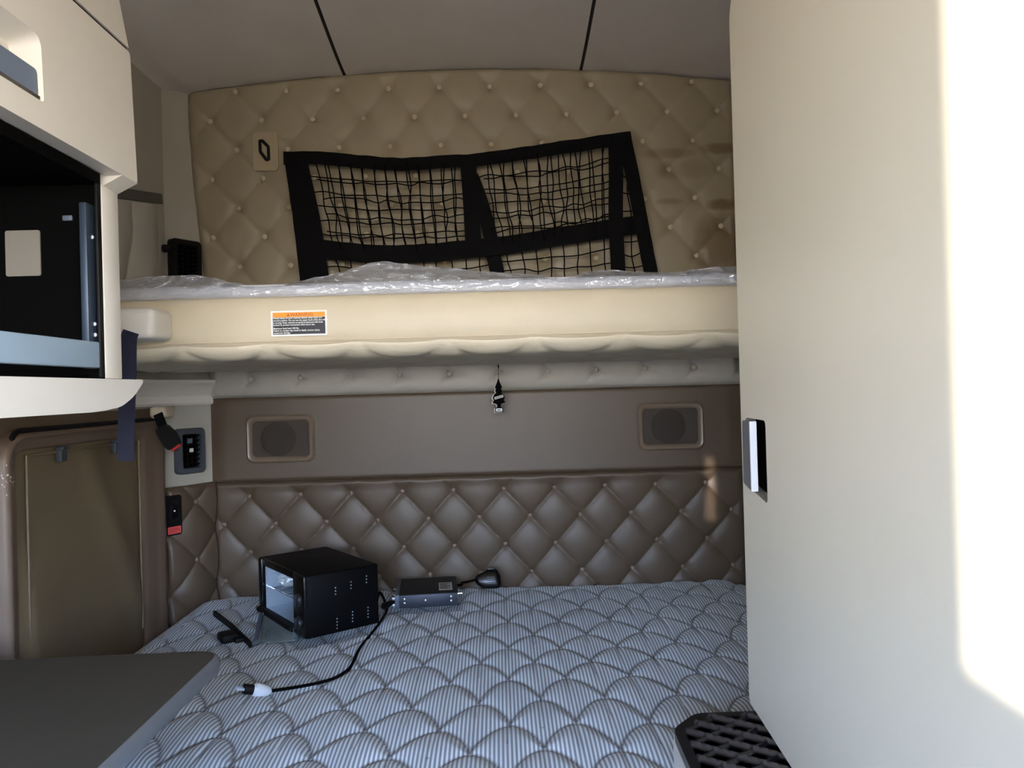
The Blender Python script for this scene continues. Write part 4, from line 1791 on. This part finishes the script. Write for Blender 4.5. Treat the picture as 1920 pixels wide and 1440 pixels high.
# upper door above the gap
bm = prism([[(YCF, gz + .004), (YCR, gz + .004), (YCR, CZ + 1.0), (YCF, CZ + 1.0)]], cf, -.03, 0)
obj('door', bm, 'plastic_cream', cab, smooth=False)
bm = prism([[(YCF, gz - .012), (YCR - .001, gz - .012), (YCR - .001, gz + .012), (YCF, gz + .012)]], cf, -.029, -.004)
obj('gap_shade', bm, 'black', cab, smooth=False)  # black strip added for the shade inside the door gap
# carcass behind the doors
bm = bmesh.new()
prism([[(YCF, dz0 + .006), (YCR - .004, dz0 + .006), (YCR - .004, CZ + 1.0), (YCF, CZ + 1.0)]], lambda u, v, t: Vector((t if t < -1 else cx_at(v) - .031, u, v)), XL + .001, -.9, bm)
obj('carcass', bm, 'plastic_cream', cab, smooth=False)

# open cubby below
XQ = -0.722
cz_top = dz0 - .003
slab_t = atx(268, 712, XC).z
cubby = thing('open_cubby', 'open black-lined cubby with cream frame below the overhead cabinet', 'cubby', (XQ - .2, 1.1, slab_t))
yp0, yp1 = atx(196, 500, XQ).y, atx(226, 500, XQ).y
# rear post (cream frame)
bm = box(((XL + XQ) / 2, (yp0 + yp1) / 2, (slab_t + cz_top) / 2 - .008), (XQ - XL - .002, yp1 - yp0, cz_top - slab_t - .02), None, .003, 2)
obj('frame_post', bm, 'plastic_cream', cubby)
# black interior: rear wall with the cut-out, outer wall, top, bottom
yi = yp0 - .006
bm = bmesh.new()
boxfn(lambda a_, b__, t_: Vector((a_, b__, t_)), XL + .004, XQ - .004, yi, yp0, slab_t, cz_top, 0, bm)
boxfn(lambda a_, b__, t_: Vector((a_, b__, t_)), XL + .004, XL + .012, YCF, yi, slab_t, cz_top, 0, bm)
boxfn(lambda a_, b__, t_: Vector((a_, b__, t_)), XL + .012, XC - .031, YCF, yi, cz_top - .02, cz_top, 0, bm)
boxfn(lambda a_, b__, t_: Vector((a_, b__, t_)), XL + .012, XQ - .03, YCF, yi, slab_t, slab_t + .01, 0, bm)
obj('lining', bm, 'black_deep', cubby, smooth=False)
# flange and rails by the opening
f0 = aty(158, 500, yi - .02)
bm = bmesh.new()
xa = aty(152, 500, yi - .03).x
xb_ = aty(166, 500, yi - .03).x
boxfn(lambda a_, b__, t_: Vector((a_, b__, t_)), xa, xb_, yi - .034, yi - .002, slab_t + .02, cz_top - .06, .002, bm)
o = obj('rail', bm, 'rail_grey', cubby)
bm = boxfn(lambda a_, b__, t_: Vector((a_, b__, t_)), xb_ + .003, XQ - .001, yi - .012, yi - .002, slab_t + .004, cz_top - .02, .002)
obj('flange', bm, 'black', cubby)
for px, py in ((173, 445), (178, 608), (179, 628)):
    q = aty(px, py, yi - .0125)
    obj('screw', disc(q, (0, -1, 0), .004, .004, 10, bev=.001), 'steel', cubby)
q0, q1 = aty(10, 433, yi - .002), aty(77, 517, yi - .002)
fnq = frame_at(Vector(((q0.x + q1.x) / 2, yi - .0005, (q0.z + q1.z) / 2)), (0, -1, 0))
ww_, hh_ = abs(q1.x - q0.x), abs(q1.z - q0.z)
o = obj('lit_cutout', prism([rrect(-ww_ / 2, -hh_ / 2, ww_ / 2, hh_ / 2, .004)], fnq, 0, .003), 'cutout_grey', cubby, smooth=False)  # solid pale square painted as the lit wall behind a cut-out
o['label'] = 'pale square standing for the lit wall seen through a cut-out'
q = aty(127, 409, yi - .004)
obj('clip', box(q, (.018, .006, .010), None, .002, 2), 'slate', cubby)
# blue-grey retaining lip
zb0, zb1 = atx(186, 690, XQ - .004).z, atx(185, 641, XQ - .004).z
bm = box((XQ - .012, (YCF + yi - .004) / 2, (zb0 + zb1) / 2), (.016, yi - .004 - YCF, zb1 - zb0), None, .003, 2)
o = obj('retaining_lip', bm, 'blue_grey', cubby)
o['label'] = 'pale blue-grey bar across the bottom of the opening'

# counter slab
s_b = atx(190, 770, XC).z
ye = atx(268, 712, XC).y
pts = [(YCF, s_b - .004), (atx(185, 771, XC).y, s_b - .002), (atx(228, 762, XC).y, atx(228, 763, XC).z), (atx(252, 743, XC).y, atx(252, 743, XC).z), (ye, slab_t - .006), (ye, slab_t), (YCF, slab_t)]
bm = prism([roundpoly(pts, [0, .03, .02, .02, .003, .003, 0], 4)], lambda u, v, t: Vector((t, u, v)), XL + .003, XC)
bmesh.ops.bevel(bm, geom=[e for e in bm.edges if len(e.link_faces) == 2 and all(abs(v.co.x - XC) < 1e-5 for v in e.verts) and e.calc_face_angle(0) > 1], offset=.003, segments=2, affect='EDGES')
sl = obj('counter_shelf', bm, 'plastic_cream', angle=35)
tag(sl, 'thick cream counter shelf with rounded end under the black cubby', 'shelf')

# ------------------------------------------------------------------ table, lower left
TZ = CZ - .50
tc_ = atz(403, 1243, TZ)
tb = atz(150, 1231, TZ)
TX, TY = tc_.x - .010, atz(340, 1222, TZ).y
tab = thing('work_table', 'dark grey table top with pale rounded edge at the lower left', 'table', (TX - .3, 1.0, 0))
outl3 = roundpoly([(XL + .01, .30), (TX, .30), (TX, TY), (XL + .01, TY - .02)], [0, .03, .055, .03], 8)
fnt = lambda u, v, t: Vector((u, v, t))
obj('tabletop', prism([outl3], fnt, TZ - .012, TZ), 'table_top', tab, angle=40)
bm = bmesh.new()
loops = []
ctr = Vector((sum(p[0] for p in outl3) / len(outl3), sum(p[1] for p in outl3) / len(outl3)))


def grow(d):
    out = []
    n = len(outl3)
    for i in range(n):
        a_, b__ = Vector(outl3[i - 1]), Vector(outl3[(i + 1) % n])
        t = (b__ - a_).normalized()
        out.append((outl3[i][0] + t.y * d, outl3[i][1] - t.x * d))
    return out


for d, z in ((-.002, TZ + .0005), (.003, TZ - .0005), (.009, TZ - .010), (.009, TZ - .020), (.003, TZ - .030), (-.01, TZ - .030)):
    loops.append([bm.verts.new((max(x, XL + .005), y, z)) for x, y in grow(d)])
for A, B in zip(loops, loops[1:]):
    for k in range(len(A)):
        bm.faces.new((A[k], A[(k + 1) % len(A)], B[(k + 1) % len(B)], B[k]))
obj('edge_band', bm, 'table_rim', tab, angle=50)
obj('pedestal', box((XL + .26, .85, (TZ - .03) / 2), (.48, 1.05, TZ - .03)), 'carpet', tab, smooth=False)

# ------------------------------------------------------------------ wardrobe, right
YW1, YW0 = 1.45, .30
kx0 = atx(1405, 1315, .47)
WX1 = aty(1405, 1315, YW1).x
wsl = .066
WZ0 = aty(1405, 1315, YW1).z
WZ1 = aty(1372, 30, YW1).z


def wx(y):
    return WX1 - wsl * (YW1 - y)


def wf(u, v, t):
    return Vector((wx(u) + t, u, v))


ward = thing('wardrobe', 'tall cream wardrobe cabinet with paddle latch filling the right side', 'wardrobe', (WX1 + .2, .9, WZ0))


def W(px, py):
    x = .45
    for _ in range(8):
        p = atx(px, py, x)
        x = wx(p.y)
    return p


hy0, hy1 = W(1437, 860).y, W(1399, 860).y
hz_t, hz_b = W(1418, 786).z, W(1418, 930).z
hole = roundpoly([(hy0, hz_b - .004), (hy1, hz_b + .012), (hy1, hz_t), (hy0, hz_t)], [.012, .008, .012, .012], 4)
out_ = [(YW0, WZ0), (YW1, WZ0), (YW1, WZ1), (YW1 - .34, CZ + 1.08), (YW0, CZ + 1.08)]
bm = prism([roundpoly(out_, [0, .012, .02, 0, 0], 4), hole], wf, 0, .02)
fa = obj('side_panel', bm, 'closet', ward, angle=30)
bm = prism([out_], lambda u, v, t: Vector((wx(u) + .0205 if t < .5 else XR - .002, u, v)), 0, 1)
obj('carcass', bm, 'closet', ward, smooth=False)
bm = bmesh.new()
A = [bm.verts.new(wf(u, v, .0005)) for u, v in hole]
B = [bm.verts.new(wf(u, v, .0195)) for u, v in hole]
for k in range(len(A)):
    bm.faces.new((A[k], A[(k + 1) % len(A)], B[(k + 1) % len(B)], B[k]))
bm.faces.new(B)
lt = obj('latch_cup', bm, 'black_deep', ward, angle=30)
pz0, pz1 = W(1412, 918).z, W(1412, 790).z
py0, py1 = W(1423, 860).y, W(1401, 860).y
lm_ = lambda u, v, t: wf(u, v, t - .004 * math.sin(math.pi * max(0, min(1, (v - pz0) / (pz1 - pz0)))))
pm = W(1414, 860).y
bm = prism([roundpoly([(pm, pz0), (py1, pz0 + .008), (py1, pz1), (pm, pz1)], .005, 3)], lm_, -.007, .005)
o = obj('paddle', bm, 'handle_grey', lt, angle=40)
o['label'] = 'grey textured latch paddle'
bm = prism([[(pm - .005, pz0 - .001), (pm - .0003, pz0 - .001), (pm - .0003, pz1), (pm - .005, pz1)]], lm_, -.0075, .0045)
o = obj('paddle_edge', bm, 'silver', lt, smooth=False)
o['label'] = 'bright chrome strip on the latch'

# ------------------------------------------------------------------ step with rubber tread, lower right
SZ = CZ - .622
sa_, sb_ = atz(1262, 1362, SZ), atz(1302, 1331, SZ)
sc_ = atz(1400, 1323, SZ)
se_ = atz(1279, 1440, SZ)
step = thing('bed_step', 'black rubber tread step with pale side beside the mattress at lower right', 'step', (.5, 1.3, 0))
sx0 = (sa_.x + se_.x) / 2
outl4 = [(sa_.x, sa_.y), (se_.x, se_.y), (se_.x - (sa_.x - se_.x) * 2, se_.y - (sa_.y - se_.y) * 2), (.80, .95), (.80, MY0 - .008), (sb_.x, min(sb_.y, MY0 - .008))]
outl4 = [(sa_.x, sa_.y), (sx0 - .004, 1.0), (.85, 1.0), (.85, min(sc_.y + .01, 1.458)), (sb_.x, min(sb_.y, 1.458))]
ol = roundpoly(outl4, [.02, .02, .01, .01, .02], 5)
obj('body', prism([[(x - .003, y) for x, y in ol]], fnt, .005, SZ - .022), 'plastic_cream', step, angle=40)
bm = prism([ol], fnt, SZ - .022, SZ - .004)
obj('tread_rim', bm, 'rubber', step, angle=40)
cxs = sum(p[0] for p in ol) / len(ol)
cys = sum(p[1] for p in ol) / len(ol)
inner = [(lerp(x, cxs, .06), lerp(y, cys, .075)) for x, y in ol]
d1 = atz(1352, 1345, SZ) - atz(1300, 1392, SZ)


def inside(x, y):
    c = False
    n = len(inner)
    for i in range(n):
        x1, y1_ = inner[i]
        x2, y2_ = inner[(i + 1) % n]
        if (y1_ > y) != (y2_ > y) and x < (x2 - x1) * (y - y1_) / (y2_ - y1_) + x1:
            c = not c
    return c


def edge_d(x, y):
    b = 9
    n = len(inner)
    for i in range(n):
        p, q = Vector(inner[i]), Vector(inner[(i + 1) % n])
        d = q - p
        if d.length < 1e-6:
            continue
        t = max(0, min(1, (Vector((x, y)) - p).dot(d) / d.length_squared))
        b = min(b, (Vector((x, y)) - (p + d * t)).length)
    return b


LP, LQ = .033, .026              # diamond pitch across and along


def tread_pt(s, t):
    x, y = lerp(sx0 - .012, .85, s), lerp(1.0, 1.458, t)
    if not inside(x, y):
        return Vector((x, y, SZ - .010))
    e = min(1, edge_d(x, y) / .004)
    a_ = (x - .35) / (LP * 2) + (y - 1.2) / (LQ * 2)
    b__ = (x - .35) / (LP * 2) - (y - 1.2) / (LQ * 2)
    da = abs(a_ - round(a_)) * LP * 1.3
    db = abs(b__ - round(b__)) * LP * 1.3
    ridge = max(math.exp(-(da / .0028) ** 2), .45 * math.exp(-(db / .0028) ** 2))
    return Vector((x, y, SZ - .010 + (.006 + .009 * ridge) * e))


bm = grid(tread_pt, 320, 280)
bmesh.ops.delete(bm, geom=[v for v in bm.verts if not inside(v.co.x, v.co.y)], context='VERTS')
obj('rubber_tread', bm, 'tread', step, angle=80)

# ------------------------------------------------------------------ light
world = bpy.data.worlds.new('sky')
SC.world = world
world.use_nodes = True
nt = world.node_tree
bg = nt.nodes['Background']
tc = nd(nt, 'ShaderNodeTexCoord')
sep = nd(nt, 'ShaderNodeSeparateXYZ')
nt.links.new(tc.outputs['Generated'], sep.inputs[0])
rmp = nd(nt, 'ShaderNodeValToRGB')
mr = nd(nt, 'ShaderNodeMapRange')
mr.inputs[1].default_value = -1
mr.inputs[2].default_value = 1
nt.links.new(sep.outputs[2], mr.inputs[0])
nt.links.new(mr.outputs[0], rmp.inputs[0])
cr = rmp.color_ramp
cr.elements[0].position = 0.0
cr.elements[0].color = (.30, .26, .22, 1)
cr.elements[1].position = 1.0
cr.elements[1].color = (.38, .58, 1.0, 1)
for pos, colr in ((.47, (.42, .36, .30, 1)), (.51, (1.15, 1.10, 1.04, 1)), (.58, (.80, .96, 1.22, 1)), (.68, (.60, .95, 1.7, 1))):
    e = cr.elements.new(pos)
    e.color = colr
nt.links.new(rmp.outputs[0], bg.inputs[0])
bg.inputs[1].default_value = 9.0

sd = bpy.data.lights.new('sun', 'SUN')
sun = bpy.data.objects.new('sun', sd)
COL.objects.link(sun)
sd.energy = 2.9
sd.angle = math.radians(0.6)
sd.color = (1.0, .93, .82)
dirv = Vector((math.sin(SUN_AZ) * math.cos(SUN_EL), math.cos(SUN_AZ) * math.cos(SUN_EL), -math.sin(SUN_EL)))
sun.rotation_euler = dirv.to_track_quat('-Z', 'Y').to_euler()
sun.location = (-3, -4, 3)

SC.view_settings.view_transform = 'Standard'
SC.view_settings.look = 'None'
SC.view_settings.gamma = 1
SC.view_settings.exposure = 1.40
SC.view_settings.use_curve_mapping = False
SC.cycles.use_denoising = True
SC.cycles.max_bounces = 12
SC.cycles.diffuse_bounces = 8
SC.cycles.transparent_max_bounces = 16
SC.cycles.sample_clamp_indirect = 6
